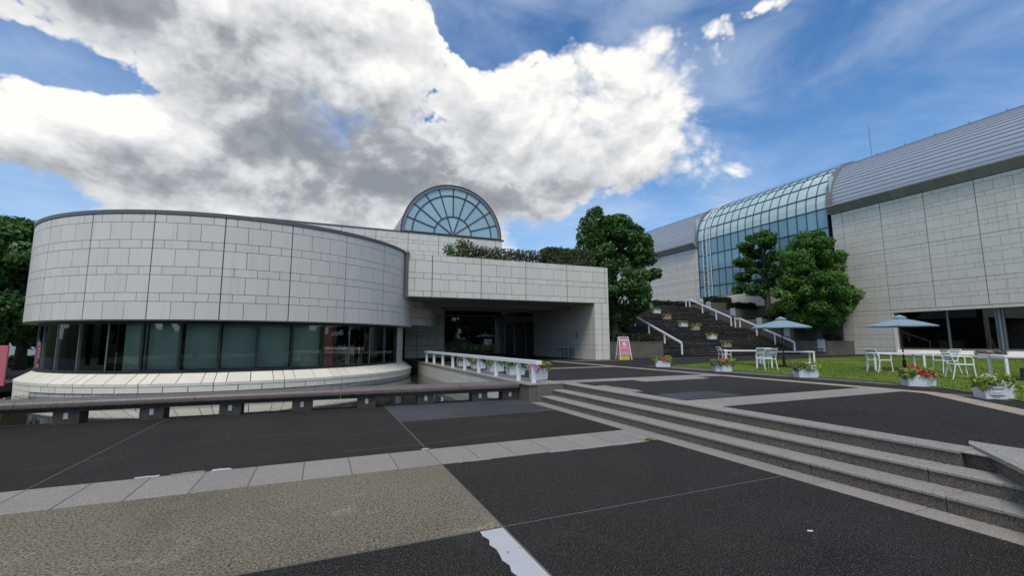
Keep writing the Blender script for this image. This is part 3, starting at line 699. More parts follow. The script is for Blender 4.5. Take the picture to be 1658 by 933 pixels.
MB().tube([(-.2, 0, 0), (-.2, 0, .95)], .015).tube([(.2, 0, 0), (.2, 0, .95)], .015).tube([(-.2, -.2, .012), (-.2, .2, .012)], .015).tube([(.2, -.2, .012), (.2, .2, .012)], .015).build('stand', 'black_metal', o)
brd = MB().box(-.3, -.02, .9, .3, .0, 1.3).build('board', 'light_grey', o); MB().box(-.25, -.024, .95, -.02, -.0201, 1.25).box(.02, -.024, 1.1, .25, -.0201, 1.25).build('sheet', 'poster_white', brd)
o = thing('umbrella_rack', 'low black metal rack by the porch wall', 'rack', (14.75, 25.6, PL))
for i in range(3): MB().tube([(-.12, -.5+.5*i, 0), (-.12, -.5+.5*i, .62), (.15, -.5+.5*i, .62), (.15, -.5+.5*i, 0)], .016, 6).build('rack_hoop', 'black_metal', o)
MB().tube([(-.12, -.5, .62), (-.12, .5, .62)], .016, 6).tube([(.15, -.5, .62), (.15, .5, .62)], .016, 6).build('rack_bar', 'black_metal', o)
# little wheelchair pictogram and a wall hatch on the porch wall
mk = thing('wall_pictogram', 'small round access pictogram on the tiled porch wall', 'sign', (15.195, 24.75, 1.9))
ring = MB().tube([(0, .14*math.cos(t*.5236), .14*math.sin(t*.5236)) for t in range(3, 13)], .016, 6); ring.tube([(0, .0, .05), (0, .02, .3)], .02, 6).tube([(0, 0, .02), (0, -.16, .0), (0, -.2, -.16)], .018, 6); ring.build('figure', 'mullion_dark', mk)
tag(MB().box(15.185, 25.0, .62, 15.2, 25.55, 1.16).build('wall_hatch', 'light_grey'), 'flush grey double hatch low in the porch wall', 'hatch')

# ------------------------------------------------------------------ rear hall with fan window
BY, BX1, BZ = 38.0, 15.35, 11.02
rear = thing('rear_hall', 'tiled hall with a semicircular fan window under a barrel roof', 'building', (6, 45, PL))
def rk(o): return kid(o, rear)
rw = rk(box('hall_wall', 'joint', None, -5, BY+.05, PL, BX1-.05, BY+.5, BZ-.01))
rrow = tile_rows(BZ, 5.9, 'LS', {'S': .30, 'L': .63})
clad(rw, tile_specs(-4.2, BX1, rrow, 2.70, 10.62-1.35-2.7, g=.018, gb=.04), (0, BY+.05), 0, 'tile', limit=290, key=lambda s: -s[1])
rk(box('hall_side_wall', 'tile', None, BX1-.5, BY+.5, PL, BX1, 62, BZ)); rk(box('hall_coping', 'coping_brown', None, -5.05, BY-.05, BZ, BX1+.22, BY+.6, BZ+.1))
rk(box('hall_roof', 'coping', None, -5, BY+.6, BZ-.3, BX1+.2, 62, BZ+.05)); rk(box('hall_left_wall', 'tile', None, -5, BY+.5, PL, -4.6, 62, BZ-.3))
LX, LZ, LR = 10.55, BZ+.09, 4.62
def varc(r0, r1, a0, a1, y0, y1, n=6, cx=LX, cz=LZ):
    m = MB()
    for k in range(n+1):
        a = a0+(a1-a0)*k/n; c, s = math.cos(a), math.sin(a)
        m.v += [(cx+r0*c, y0, cz+r0*s), (cx+r1*c, y0, cz+r1*s), (cx+r1*c, y1, cz+r1*s), (cx+r0*c, y1, cz+r0*s)]
    for k in range(n):
        b = 4*k
        for q in range(4): m.f.append((b+q, b+4+q, b+4+(q+1) % 4, b+(q+1) % 4))
    m.f += [(0, 1, 2, 3), tuple(4*n+q for q in (3, 2, 1, 0))]; return m
fw = rk(varc(LR-.24, LR, .0, math.pi, BY-.12, BY+.5, 48).build('fan_window_frame', 'arch_band'))
varc(LR-.02, LR+.06, 0, math.pi, BY-.16, BY-.06, 48).build('frame_trim', 'mullion_brown', fw)
R1, R2, R3 = LR-.24, 3.68, 1.74
for i in range(10):
    a0, a1 = math.pi*i/10, math.pi*(i+1)/10
    for ra_, rb_ in ((R3, R2), (R2, R1)): varc(ra_, rb_, a0, a1, BY+.02, BY+.04, 3).build('fan_pane', 'glass_teal', fw)
for a0, a1 in ((0, .2), (.2, .4), (.4, .6), (.6, .8), (.8, 1)): varc(.2, R3, math.pi*a0, math.pi*a1, BY+.02, BY+.04, 4).build('fan_pane', 'glass_teal', fw)
for i in range(1, 10):
    a = math.pi*i/10; r0 = .1 if i % 2 == 0 else R3; c, s = math.cos(a), math.sin(a)
    m = MB(); w = .045; m.v = [(LX+r*c+t*w*-s, y, LZ+r*s+t*w*c) for y in (BY-.04, BY+.06) for r, t in ((r0, -1), (R1, -1), (R1, 1), (r0, 1))]
    m.f = [(0, 1, 2, 3), (7, 6, 5, 4), (0, 4, 5, 1), (1, 5, 6, 2), (2, 6, 7, 3), (3, 7, 4, 0)]; m.build('fan_spoke', 'mullion_brown', fw)
for r in (R3, R2): varc(r-.045, r+.045, 0, math.pi, BY-.045, BY+.06, 40).build('fan_ring', 'mullion_brown', fw)
varc(.02, .22, 0, math.pi, BY-.06, BY+.06, 12).build('fan_hub', 'arch_band', fw); box('fan_sill', 'mullion_brown', fw, LX-LR, BY-.1, LZ-.012, LX+LR, BY+.12, LZ+.07)
nst = 34
for i in range(nst):
    a0, a1 = math.pi*i/nst, math.pi*(i+1)/nst
    rk(varc(LR-.18, LR-.05+.03*(i % 2), a0, a1, BY+.5, 62, 1).build('roof_panel', 'roof_metal'))
rk(varc(.02, LR-.4, 0.01, math.pi-.01, BY+3.0, BY+3.1, 30).build('hall_inside', 'hall_blue'))

# ================================================================== GALLERY HALL (right)
FX = 39.0; VR = 4.5; SPR = 12.75
gal = thing('gallery_hall', 'long tiled gallery with a ribbed metal barrel roof and glazed bay', 'building', (FX+4, 20, PL))
def gk(o): return kid(o, gal)
GY0, GY1, GY2, GY3 = -8.0, 22.55, 37.0, 66.0
th = (12.05, 8.38, 5.63, 3.8)
nw = gk(MB().box(FX+.05, GY0, 3.62, FX+.5, GY1-.02, 12.06).box(FX+.05, 18.95, PL-.3, FX+.5, GY1-.02, 3.62).build('near_wall', 'joint'))
frow = tile_rows(12.05, 3.8, 'SL', {'S': .297, 'L': .62}); frow2 = tile_rows(3.8, PL, 'SL', {'S': .297, 'L': .62})
sp = tile_specs(-GY1, -GY0, frow, 2.68, -21.76, thick_z=th, g=.016, gb=.04)+tile_specs(-GY1, -18.95, frow2, 2.68, -21.76, thick_z=th, g=.016)
sp += [(-18.95+2.68*k, 3.57, 2.66, .2) for k in range(10)]
# tiles: u runs towards the viewer along the wall
clad(nw, sp, (FX+.05, 0), rad(-90), 'tile', limit=298, key=lambda s: (0 if s[0] < -10.2 else 1, abs(s[0]+14)))
fw_ = gk(box('far_wall', 'joint', None, FX+.05, GY2+.05, 4.5, FX+.5, GY3, 12.06))
clad(fw_, tile_specs(-GY3, -GY2-.05, tile_rows(12.05, 4.6, 'SL', {'S': .297, 'L': .62}), 2.68, -GY2-.6, thick_z=th, g=.02, gb=.05), (FX+.05, 0), rad(-90), 'tile', limit=0)
# window band low in the near wall, sloping sill
for y0, y1 in ((16.05, 18.9), (13.65, 15.95), (10.7, 13.3), (8.0, 10.6), (5.2, 7.9)):
    gk(box('window_pane', 'glass_dark', None, FX+.42, y0, .98, FX+.44, y1, 3.6))
for y in (18.9, 16.0, 13.62, 13.3, 10.65, 7.95): gk(box('window_mullion', 'mullion_grey', None, FX+.34, y-.05, .95, FX+.5, y+.05, 3.62))
gk(box('window_head', 'mullion_dark', None, FX+.3, GY0, 3.565, FX+.5, 18.95, 3.62)); gk(box('window_foot', 'mullion_grey', None, FX+.3, GY0, .90, FX+.5, 18.95, .98))
gk(MB().tube([(FX+.3, 13.46, .95), (FX+.3, 13.46, 3.6)], .09, 10).build('down_pipe', 'mullion_grey'))
gk(box('window_reveal', 'tile', None, FX+.06, 18.9, .5, FX+.5, 18.96, 3.62))
y = 18.9
while y > -6:
    gk(MB().prism([(FX+.48, .90), (FX-.05, .78), (FX-.25, .60), (FX-.25, PL), (FX+.48, PL)], y-1.33, y-.006).build('sill_slab', 'ledge_tile')); y -= 1.336
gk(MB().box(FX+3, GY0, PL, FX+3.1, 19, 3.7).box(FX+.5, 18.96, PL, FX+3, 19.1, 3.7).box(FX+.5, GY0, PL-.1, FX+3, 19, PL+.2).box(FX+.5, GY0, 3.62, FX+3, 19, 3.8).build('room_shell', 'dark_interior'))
# roofs: ribbed strips on a barrel
def barrel(y0, y1, n=26, name='roof_panel', sides=1.0):
    for i in range(n):
        a0 = math.pi-(math.pi*.62)*i/n; a1 = math.pi-(math.pi*.62)*(i+1)/n
        def P(r, a): return (FX+VR+r*math.cos(a), SPR+r*math.sin(a))
        prof = [P(VR-.12, a0), P(VR+.018, a0), P(VR-.02, a1), P(VR-.12, a1)]
        gk(MB().prism(prof, y0, y1).build(name, 'roof_metal'))
barrel(GY0, GY1-.15); barrel(GY2+.2, GY3)
for y0, y1 in ((GY1-.15, GY1+.3), (GY2-.1, GY2+.25)):
    gk(varc(VR-.25, VR+.14, rad(62), math.pi, y0, y1, 30, FX+VR, SPR).box(FX-.14, y0, 12.1, FX+.2, y1, SPR).build('arch_band', 'arch_band'))
def eave(y0, y1):
    y = y1
    while y > y0:
        ya = max(y0, y-.9); gk(MB().prism([(FX+.3, 12.78), (FX-.62, 12.72), (FX-.62, 12.62), (FX-.05, 12.07), (FX+.3, 12.07)], ya+.006, y-.006).build('eave_panel', 'eave_metal')); y -= .9
eave(GY0, GY1+.1); eave(GY2+.05, GY3)
gk(MB().tube([(FX+VR-1.1, 20.9, SPR+VR-.3), (FX+VR-1.1, 20.9, SPR+VR+2.6)], .025, 6).build('lightning_rod', 'mullion_grey'))
for y in np.arange(3, 22, 1.9): gk(MB().box(FX+VR-1.9, y, SPR+VR-.46, FX+VR-1.8, y+.08, SPR+VR-.26).build('roof_stud', 'eave_metal'))
# glazed bay
rows_z = [6.30, 7.52, 9.24, 11.06, 12.75]
NB = 16; bw = (GY2-.1-GY1-.3)/NB; yb = GY1+.3
def gl_row(i, prof, m):
    for k in range(NB):
        gk(MB().prism(prof, yb+k*bw+.03, yb+(k+1)*bw-.03).build('glass_pane', m))
for i, (z0, z1) in enumerate(zip(rows_z, rows_z[1:])): gl_row(i, [(FX, z0+.04), (FX, z1-.04), (FX+.03, z1-.04), (FX+.03, z0+.04)], 'glass_blue')
angs = [180, 163, 146, 129, 112, 95, 78]
for i, (a0, a1) in enumerate(zip(angs, angs[1:])):
    P = lambda r, a: (FX+VR+r*math.cos(rad(a)), SPR+r*math.sin(rad(a)))
    am = (a0+a1)/2; gl_row(i, [P(VR, a0-.6), P(VR, am), P(VR, a1+.6), P(VR-.03, a1+.6), P(VR-.03, am), P(VR-.03, a0-.6)], 'glass_frosted')
for z in rows_z: gk(box('transom', 'mullion_hall', None, FX-.04, yb, z-.045, FX+.08, GY2-.1, z+.045))
for a in angs[1:]:
    c, s = math.cos(rad(a)), math.sin(rad(a)); t_ = (-s, c); o_ = (FX+VR+VR*c, SPR+VR*s)
    gk(MB().prism([(o_[0]+c*.05+t_[0]*.045, o_[1]+s*.05+t_[1]*.045), (o_[0]+c*.05-t_[0]*.045, o_[1]+s*.05-t_[1]*.045), (o_[0]-c*.06-t_[0]*.045, o_[1]-s*.06-t_[1]*.045), (o_[0]-c*.06+t_[0]*.045, o_[1]-s*.06+t_[1]*.045)], yb, GY2-.1).build('transom', 'mullion_hall'))
for k in range(NB+1):
    y = yb+k*bw; m = varc(VR-.05, VR+.05, rad(70), math.pi, y-.022, y+.022, 22, FX+VR, SPR); m.box(FX-.05, y-.022, 6.25, FX+.06, y+.022, SPR); gk(m.build('mullion', 'mullion_hall'))
gk(box('bay_plinth', 'ledge_tile', None, FX-.1, yb, 4.9, FX+.5, GY2, 6.25)); gk(box('bay_foundation', 'concrete', None, FX-.02, GY1-.1, PL-.2, FX+.5, GY2+.3, 4.9)); gk(box('bay_inside', 'hall_blue', None, FX+2.4, yb-.2, 5, FX+2.5, GY2, 16.0))
gk(MB().box(FX+.04, yb-.35, 5, FX+2.5, yb-.25, 15.5).box(FX+.04, GY2+.05, 5, FX+2.5, GY2+.15, 15.5).box(FX+.1, yb, 5, FX+2.5, GY2, 5.1).build('bay_return', 'hall_blue'))
gk(MB().tube([(FX+VR-1.2, yb, SPR+VR+.05), (FX+VR-1.2, GY2, SPR+VR+.05)], .018, 6).build('ridge_rail', 'mullion_grey'))
for k in range(NB): gk(MB().tube([(FX+VR-1.2, yb+(k+.5)*bw, SPR+VR-.3), (FX+VR-1.2, yb+(k+.5)*bw, SPR+VR+.06)], .018, 6).build('ridge_rail_post', 'mullion_grey'))
# maintenance ladder running up the glass and over the curve
lad = thing('maintenance_ladder', 'pale metal ladder fixed up the curved glass bay', 'ladder', (FX-.25, 35.6, 6.2))
path = [(FX-.22, z) for z in np.arange(6.2, SPR, .30)]+[(FX+VR+(VR+.22)*math.cos(a), SPR+(VR+.22)*math.sin(a)) for a in np.arange(math.pi, rad(98), -.066)]
for yy in (35.05, 35.55, 36.1):
    kid(MB().tube([(p, yy, q) for p, q in path], .03, 6).build('ladder_rail', 'white_metal'), lad)
for p, q in path: kid(MB().tube([(p, 35.05, q), (p, 35.55, q)], .02, 5).build('rung', 'white_metal'), lad)
for p, q in path[::2]: kid(MB().tube([(p, 35.55, q), (p, 36.1, q)], .02, 5).build('rung', 'white_metal'), lad)

# ================================================================== STONE STAIRCASE AND TERRACES
SX0, SX1 = 21.75, 35.75
stairs = thing('stone_staircase', 'wide flight of dark weathered stone steps rising between planted terraces', 'staircase', (28.7, 24, PL))
def stair_z(y): return PL+.1533*max(0, min(15, math.floor((y-24)/.34)+1))+.1533*max(0, min(15, math.floor((y-29.9)/.34)+1))
for i in range(30):
    y0 = 24+.34*i if i < 15 else 29.9+.34*(i-15); y1 = y0+.36 if i not in (14, 29) else (29.92 if i == 14 else 35.5)
    z = PL+.1533*(i+1); x = SX0
    while x < SX1-.01:                        # each tread in long stones of uneven height
        x1 = min(SX1, x+random.uniform(2.2, 4.6))
        if SX1-x1 < 1: x1 = SX1
        j = random.uniform(-.006, .006)
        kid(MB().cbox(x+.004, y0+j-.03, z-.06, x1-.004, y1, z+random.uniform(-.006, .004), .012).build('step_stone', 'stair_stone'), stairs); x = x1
cp_ = [(24.03, PL-.3)]
for i in range(30):
    y0 = 24+.34*i if i < 15 else 29.9+.34*(i-15); z = PL+.1533*(i+1)-.05; cp_ += [(y0+.03, z-.1533 if i else PL-.29), (y0+.03, z)]
cp_ += [(35.42, cp_[-1][1]), (35.42, PL-.3)]
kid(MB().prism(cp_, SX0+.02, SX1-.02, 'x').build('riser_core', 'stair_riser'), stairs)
struct(box('upper_terrace', 'asphalt_grey', None, 16.2, 35.45, 0, FX+.04, 80, 5.05))

def hedge(name, label, x0, y0, z0, x1, y1, z1, m='leaf_dark_hedge', dens=420, size=.075, group=None, core=True, rough=.06, cat='hedge'):
    o = thing(name, label, cat, ((x0+x1)/2, (y0+y1)/2, z0), 0, group); ox, oy, oz = o.location
    w, d, h = x1-x0, y1-y0, z1-z0; A = [w*h, w*h, d*h, d*h, w*d]; n = int(sum(A)*dens)
    f = RNG.choice(5, n, p=np.array(A)/sum(A)); u, v = RNG.random(n), RNG.random(n); P = np.zeros((n, 3)); N = np.zeros((n, 3))
    for k in range(5):
        s = f == k
        if k < 2: P[s] = np.c_[u[s]*w-w/2, np.full(s.sum(), (-d/2, d/2)[k]), v[s]*h]; N[s] = (0, (-1, 1)[k], 0)
        elif k < 4: P[s] = np.c_[np.full(s.sum(), (-w/2, w/2)[k-2]), u[s]*d-d/2, v[s]*h]; N[s] = ((-1, 1)[k-2], 0, 0)
        else: P[s] = np.c_[u[s]*w-w/2, v[s]*d-d/2, np.full(s.sum(), h)]; N[s] = (0, 0, 1)
    bump = .05*np.sin(P[:, 0]*4.1+z0)*np.sin(P[:, 1]*3.7+P[:, 2]*5)
    P += N*(bump+RNG.normal(-.02, rough, n))[:, None]
    P[:, 2] = np.maximum(P[:, 2], .02)
    link('foliage', leaves_mesh('foliage', P, N, size, m), o)
    if core: MB().box(-w/2+.08, -d/2+.08, 0, w/2-.08, d/2-.08, h-.08).build('dark_core', 'bushel', o)  # dark filler box added inside the leaves to block see-through
    return o
# left of the stairs
def terrace(name, label, x0, y0, x1, y1, z0, z1):
    o = thing(name, label, 'terrace wall', ((x0+x1)/2, y0, z0)); kid(box('wall', 'concrete', None, x0, y0, z0-.3, x1, y1, z1-.06), o)
    x = x0
    while x < x1-.02:
        xe = min(x+1.4, x1); kid(MB().cbox(x+.004, y0-.02, z1-.06, xe-.004, y1, z1, .01).build('cap_slab', 'concrete'), o); x = xe
    return o
terrace('terrace_wall', 'lowest concrete terrace wall between the tiled porch pier and the stairs', 16.35, 24.1, SX0-.02, 28.6, PL, 1.5)
terrace('terrace_wall', 'second concrete terrace wall up beside the foot of the evergreen tree', 16.35, 28.6, SX0-.02, 33.0, PL, 2.75)
terrace('terrace_wall', 'highest concrete terrace wall on the porch side of the stairs', 16.35, 33.0, SX0-.02, 35.44, PL, 4.2)
hedge('clipped_hedge', 'dark clipped hedge on the lowest terrace by the red sandwich board', 16.5, 24.5, 1.5, SX0-.25, 25.7, 1.98)
hedge('clipped_hedge', 'dark clipped hedge on the second terrace behind the evergreen trunk', 16.5, 28.9, 2.75, SX0-.3, 30.2, 3.3)
hedge('clipped_hedge', 'dark clipped hedge on the highest terrace on the porch side', 16.5, 33.2, 4.2, SX0-.3, 34.6, 4.75)
# right of the stairs
RT = [(21.75, 24.4, 1.52, 'lowest', 'with a low mounded hedge'), (24.4, 26.9, 2.45, 'second', 'under the dense round tree'), (26.9, 29.6, 3.45, 'third', 'holding the layered tree'),
      (29.6, 32.4, 4.5, 'fourth', 'behind the layered tree'), (32.4, 35.44, 5.35, 'topmost', 'below the glazed bay')]
for i, (y0, y1, z1, nm, tail) in enumerate(RT):
    terrace('terrace_wall', f'{nm} concrete terrace wall along the gallery side of the stairs, {tail}', SX1+.02, y0, FX+.03, y1, PL, z1)
    hy = y0+.35
    hedge('clipped_hedge', f'dark clipped hedge on the {nm} terrace along the gallery side', SX1+(.9 if i == 0 else .3), hy, z1, FX-.25-(.7 if i == 0 else 0), min(hy+1.1, y1-.1), z1+(.38, .30, .34, .62, .62)[i])
    if i in (0, 1, 2, 3, 4):
        lt = thing('terrace_light', f'grey boxed step light on the end of the {nm} gallery-side terrace wall', 'step light', (SX1+.0, y0+.5, z1), 0, 'step lights up the stairs')
        MB().cbox(-.07, -.26, -.82, .02, .26, .12, .01).build('housing', 'light_grey', lt); MB().box(-.078, -.19, -.75, -.0705, .19, -.58).build('lens', 'lamp_lens', lt)
        MB().box(-.20, -.26, -.56, -.07, .26, -.53).build('hood', 'light_grey', lt)

# white handrails
def handrail(name, label, cat, pts, posts, group=None, w=.045, h=.05, m='white_metal'):
    o = thing(name, label, cat, pts[0])
    t = MB()
    for a, b in zip(pts, pts[1:]):
        a, b = Vector(a), Vector(b); d = (b-a).normalized(); s = d.cross(Vector((0, 0, 1))).normalized()*w; n = s.cross(d).normalized()*h
        i = len(t.v); t.v += [tuple(p+e*s+f*n) for p in (a-d*.01, b+d*.01) for e, f in ((-1, -1), (1, -1), (1, 1), (-1, 1))]
        t.f += [tuple(i+k for k in q) for q in ((0, 1, 2, 3), (7, 6, 5, 4), (0, 4, 5, 1), (1, 5, 6, 2), (2, 6, 7, 3), (3, 7, 4, 0))]
    kid(t.build('top_rail', m), o)
    for (x, y, z0, z1, pw) in posts: kid(MB().cbox(x-pw, y-pw*.8, z0, x+pw, y+pw*.8, z1, .006).build('post', m), o)
    return o
def slope_rail(label, x, y0, y1, zoff):
    z0, z1 = stair_z(y0)+.82, stair_z(y1)+.82; yy = np.linspace(y0, y1, 4)
    pts = [(x, y0, z0), (x, y1, z1), (x, y1+.55, z1)]
    posts = [(x, y, stair_z(y)-.02, z0+(z1-z0)*(y-y0)/(y1-y0)-.03, .05) for y in yy]+[(x, y1+.5, stair_z(y1+.5)-.02, z1-.03, .05)]
    return handrail('stair_handrail', label, 'handrail', pts, posts, w=.055, h=.06)
slope_rail('white handrail up the stairs on the evergreen tree side', 23.4, 24.1, 29.1, .8)
slope_rail('lower white handrail up the gallery side of the stairs', 35.25, 24.05, 29.0, .8)
slope_rail('upper white handrail on the gallery side of the stairs, above the landing', 35.25, 29.95, 34.9, .8)
YP = [10.85, 11.85, 13.65, 15.38, 17.1, 18.83, 20.55, 22.3, 24.0]
handrail('pond_handrail', 'white timber handrail on square posts along the pond edge', 'railing', [(5.3, 10.55, 1.03), (5.3, 24.3, 1.03)], [(5.3, y, (.475 if y < 11.3 else PL+.012), .985, .055) for y in YP], w=.085, h=.05)
fn = thing('terrace_fence', 'low white fence with greenery at the top of the stairs', 'fence', (28.2, 37, 5.05))
for k in range(9): MB().box(-1.6+.4*k-.02, -.02, 0, -1.6+.4*k+.02, .02, .9).build('fence_post', 'white_metal', fn)
MB().box(-1.62, -.025, .9, 1.62, .025, .95).build('fence_rail', 'white_metal', fn)
hedge('clipped_hedge', 'pale green bush behind the white fence at the stair top', 26.6, 37.5, 5.05, 31.0, 38.2, 5.9, 'leaf_mid')
hedge('clipped_hedge', 'long dark hedge along the upper terrace below the far gallery wall', 31.2, 36.6, 5.05, 38.7, 37.6, 5.75)

# ================================================================== HEDGE ON THE PORCH ROOF
def bush(name, label, x, y, z, r, h, m, dens, size, group=None):
    o = thing(name, label, 'shrub', (x, y, z), 0, group)
    cl = [((random.uniform(-.12, .12), random.uniform(-.1, .1), h*t), (r*random.uniform(.7, 1.05), r*.75, h*.26)) for t in (.25, .5, .75)]
    P, N, R = clump_leaves(cl, dens, .25); link('foliage', leaves_mesh('foliage', P, N, size, m, rnd=R), o)
    st_ = MB()
    for k in range(5): st_.tube([(random.uniform(-.1, .1), random.uniform(-.1, .1), -.25), (random.uniform(-r, r)*.7, random.uniform(-r, r)*.4, h*.9)], .014, 5)
    st_.build('stem', 'bark', o); return o
x = 6.55; k = 0
while x < 12.3:
    tall = k in (1, 2)
    bush('roof_shrub', ['bright green shrub starting the row along the porch roof', 'tall browning shrub beside the green one on the porch roof', 'tall browning shrub next along from the shrub beside the green one'][k] if k < 3 else 'low loose browning shrub in the row along the porch roof', x, 24.1, CT-.33, .46, 1.75 if tall else 1.45, 'leaf_hedge' if k else 'leaf_mid', 1000, .09, 'shrubs along the porch roof'); x += .56; k += 1
hedge('roof_hedge', 'dense brown clipped hedge at the end of the porch roof', 12.55, 23.6, CT-.33, 15.95, 24.6, CT+1.25, 'leaf_hedge', 520, .075)
struct(box('roof_planting_bed', 'soil', None, 6, 23.3, 5.75, 15.7, 25, 5.78)); kid(bpy.data.objects['roof_planting_bed'], ent); del bpy.data.objects['roof_planting_bed']['kind']

# ================================================================== TREES
def tree(name, label, loc, trunk, limbs, clumps, per, size, m, group=None, shell=.5, cat='tree', aspect=1.8):
    o = thing(name, label, cat, loc, 0, group)
    t = MB(); t.tube([p[:3] for p in trunk], [p[3] for p in trunk], 10)
    for l in limbs: t.tube([p[:3] for p in l], [p[3] for p in l], 7)
    t.build('trunk', 'bark', o, True)
    P, N, R = clump_leaves(clumps, per, shell); link('crown', leaves_mesh('crown', P, N, size, m, aspect, rnd=R), o); return o
def crown_clumps(prof, n, cr, seed, squash=.8):
    """clumps over an egg-shaped crown; prof: list of (z, radius)"""
    rr = random.Random(seed); out = []; zs = [p[0] for p in prof]
    for i in range(n):
        z = rr.uniform(zs[0], zs[-1]); k = max(j for j in range(len(zs)) if zs[j] <= z); k = min(k, len(zs)-2)
        f = (z-zs[k])/(zs[k+1]-zs[k]); R = prof[k][1]*(1-f)+prof[k+1][1]*f
        a = rr.uniform(0, 2*math.pi); q = rr.random()**.35; c = cr*rr.uniform(.65, 1.2)
        out.append(((math.cos(a)*max(0, R-c*.6)*q, math.sin(a)*max(0, R-c*.6)*q, z), (c, c, c*squash)))
    return out
def limbs_for(clumps, base, n, seed, r0=.07):
    rr = random.Random(seed); out = []
    for c, r in rr.sample(clumps, min(n, len(clumps))):
        z0 = max(base, c[2]-1.6*rr.uniform(.6, 1.2)); mid = (c[0]*.45, c[1]*.45, (z0+c[2])/2+.15)
        out.append([(0, 0, z0, r0), (*mid, r0*.7), (*c, r0*.25)])
    return out
# big dark evergreen beside the porch
cl = crown_clumps([(1.7, 1.0), (2.7, 2.3), (4.2, 3.1), (6.2, 3.2), (8.0, 2.7), (9.2, 1.7), (9.8, .8)], 125, .66, 3)
cl = [((c[0]+.45, c[1], c[2]), r) for c, r in cl]
cl += [((-2.5, -.9, z), q) for z, q in ((9.6, .36), (9.1, .48), (8.5, .55))]+[((-3.1, -.8, z), q) for z, q in ((8.9, .35), (8.3, .5), (7.6, .62), (6.8, .7))]+[((-2.2, -.6, 7.6), .6), ((-1.7, -.6, 9.9), .42), ((-1.6, -.6, 9.3), .5), ((-2.6, -.4, 5.9), .7)]
tree('evergreen_tree', 'large dark evergreen tree between the tiled porch and the stairs', (20.6, 28.0, 1.5),
     [(0, 0, -.3, .36), (0, 0, .4, .28), (.05, 0, 2.5, .25), (0, .05, 5, .18), (0, 0, 8.4, .06)], limbs_for(cl, 1.6, 26, 2, .10), cl, 820, .15, 'leaf_deep')
# layered, cloud-pruned tree
pads = [((-.2, 0, 7.6), (1.5, 1.5, .55)), ((.9, .2, 7.0), (.9, 1.0, .4)), ((-1.3, .8, 6.6), (.9, .9, .4)), ((-.9, -1.0, 6.9), (.9, .8, .38)), ((.2, 1.3, 6.2), (.9, .8, .4)), ((-1.3, 1.0, 5.3), (1.0, .9, .42)),
        ((-.3, -1.3, 5.6), (1.0, .8, .4)), ((.8, 0.6, 5.1), (.9, .9, .38)), ((-1.2, 1.5, 4.0), (1.0, .9, .42)), ((-.6, .4, 4.4), (1.1, 1.0, .4)), ((.2, -1.2, 4.2), (.9, .8, .4)), ((-1.0, 1.6, 2.9), (1.0, .9, .42)), ((-.9, .5, 2.6), (1.0, .9, .38)), ((.2, 0.3, 3.3), (.9, .9, .35)),
        ((.3, -1.3, 1.2), (.7, .8, .5)), ((-.2, -1.0, .7), (.7, .8, .45))]
sub = []
for c, r in pads:
    for j in range(11):
        a = random.uniform(0, 6.28); q = random.random()**.5; sub.append(((c[0]+math.cos(a)*r[0]*q*.75, c[1]+math.sin(a)*r[1]*q*.75, c[2]+random.uniform(-.25, .28)), (.42, .42, .33)))
tree('layered_tree', 'layered tree with open foliage pads before the glazed bay', (37.0, 27.4, 3.45),
     [(0, 0, -.3, .30), (0, 0, .5, .26), (.05, .05, 2.6, .24), (-.1, 0, 5.0, .15), (-.15, .05, 7.4, .06)],
     [[(0, 0, max(.8, c[2]-1.1), .09), (c[0]*.5, c[1]*.5, c[2]-.45, .065), (c[0], c[1], c[2]-.05, .03)] for c, r in pads], sub, 760, .13, 'leaf_pine')
# dense round tree against the gallery wall
cl = crown_clumps([(1.25, 1.3), (2.2, 2.6), (3.6, 3.0), (5.4, 2.8), (7.2, 2.2), (8.6, 1.0)], 210, .56, 9, .85)+crown_clumps([(1.6, 1.0), (4, 1.9), (7.5, 1.0)], 16, .9, 4)
cl = [((min(c[0], 2.15), c[1], c[2]), r) for c, r in cl]
tree('round_tree', 'dense bright green round-headed tree against the tiled gallery wall', (36.3, 22.75, 1.52),
     [(0, 0, -.3, .34), (0, 0, .5, .28), (0, .05, 3, .22), (0, 0, 7.5, .06)], limbs_for(cl, 1.2, 24, 5, .09), cl, 900, .13, 'leaf_mid')
# trees at the far left
def left_tree(label, loc, H, R, seed, m):
    cl = crown_clumps([(H*.26, R*.5), (H*.4, R*.95), (H*.62, R), (H*.82, R*.7), (H, R*.25)], 70, R*.26, seed)
    tree('street_tree', label, loc, [(0, 0, -.2, .42), (0, 0, 1, .33), (.1, 0, H*.5, .2), (0, 0, H*.9, .05)], limbs_for(cl, H*.24, 18, seed, .1), cl, 520, .2, m, 'trees beyond the round building')
left_tree('broad dark tree beyond the round building beside the pink board', (-15.9, 33.0, -.3), 8.6, 3.6, 21, 'leaf_deep')
left_tree('yellowing tree farther back beyond the round building', (-19.6, 43.0, -.3), 9.0, 4.4, 33, 'leaf_mid')
left_tree('tall dark tree farthest out beyond the pink board', (-23.5, 36.0, -.3), 9.5, 4.5, 34, 'leaf_deep')
tag(box('low_wall', 'far_wall', None, -40, 52, -.3, -10, 52.4, 2.2), 'pale low wall in the gap beyond the round building', 'wall')
hedge('clipped_hedge', 'dark bushes before the pale low wall beyond the round building', -22, 46, -.3, -14, 47.4, .5, 'leaf_deep', 120, .15)

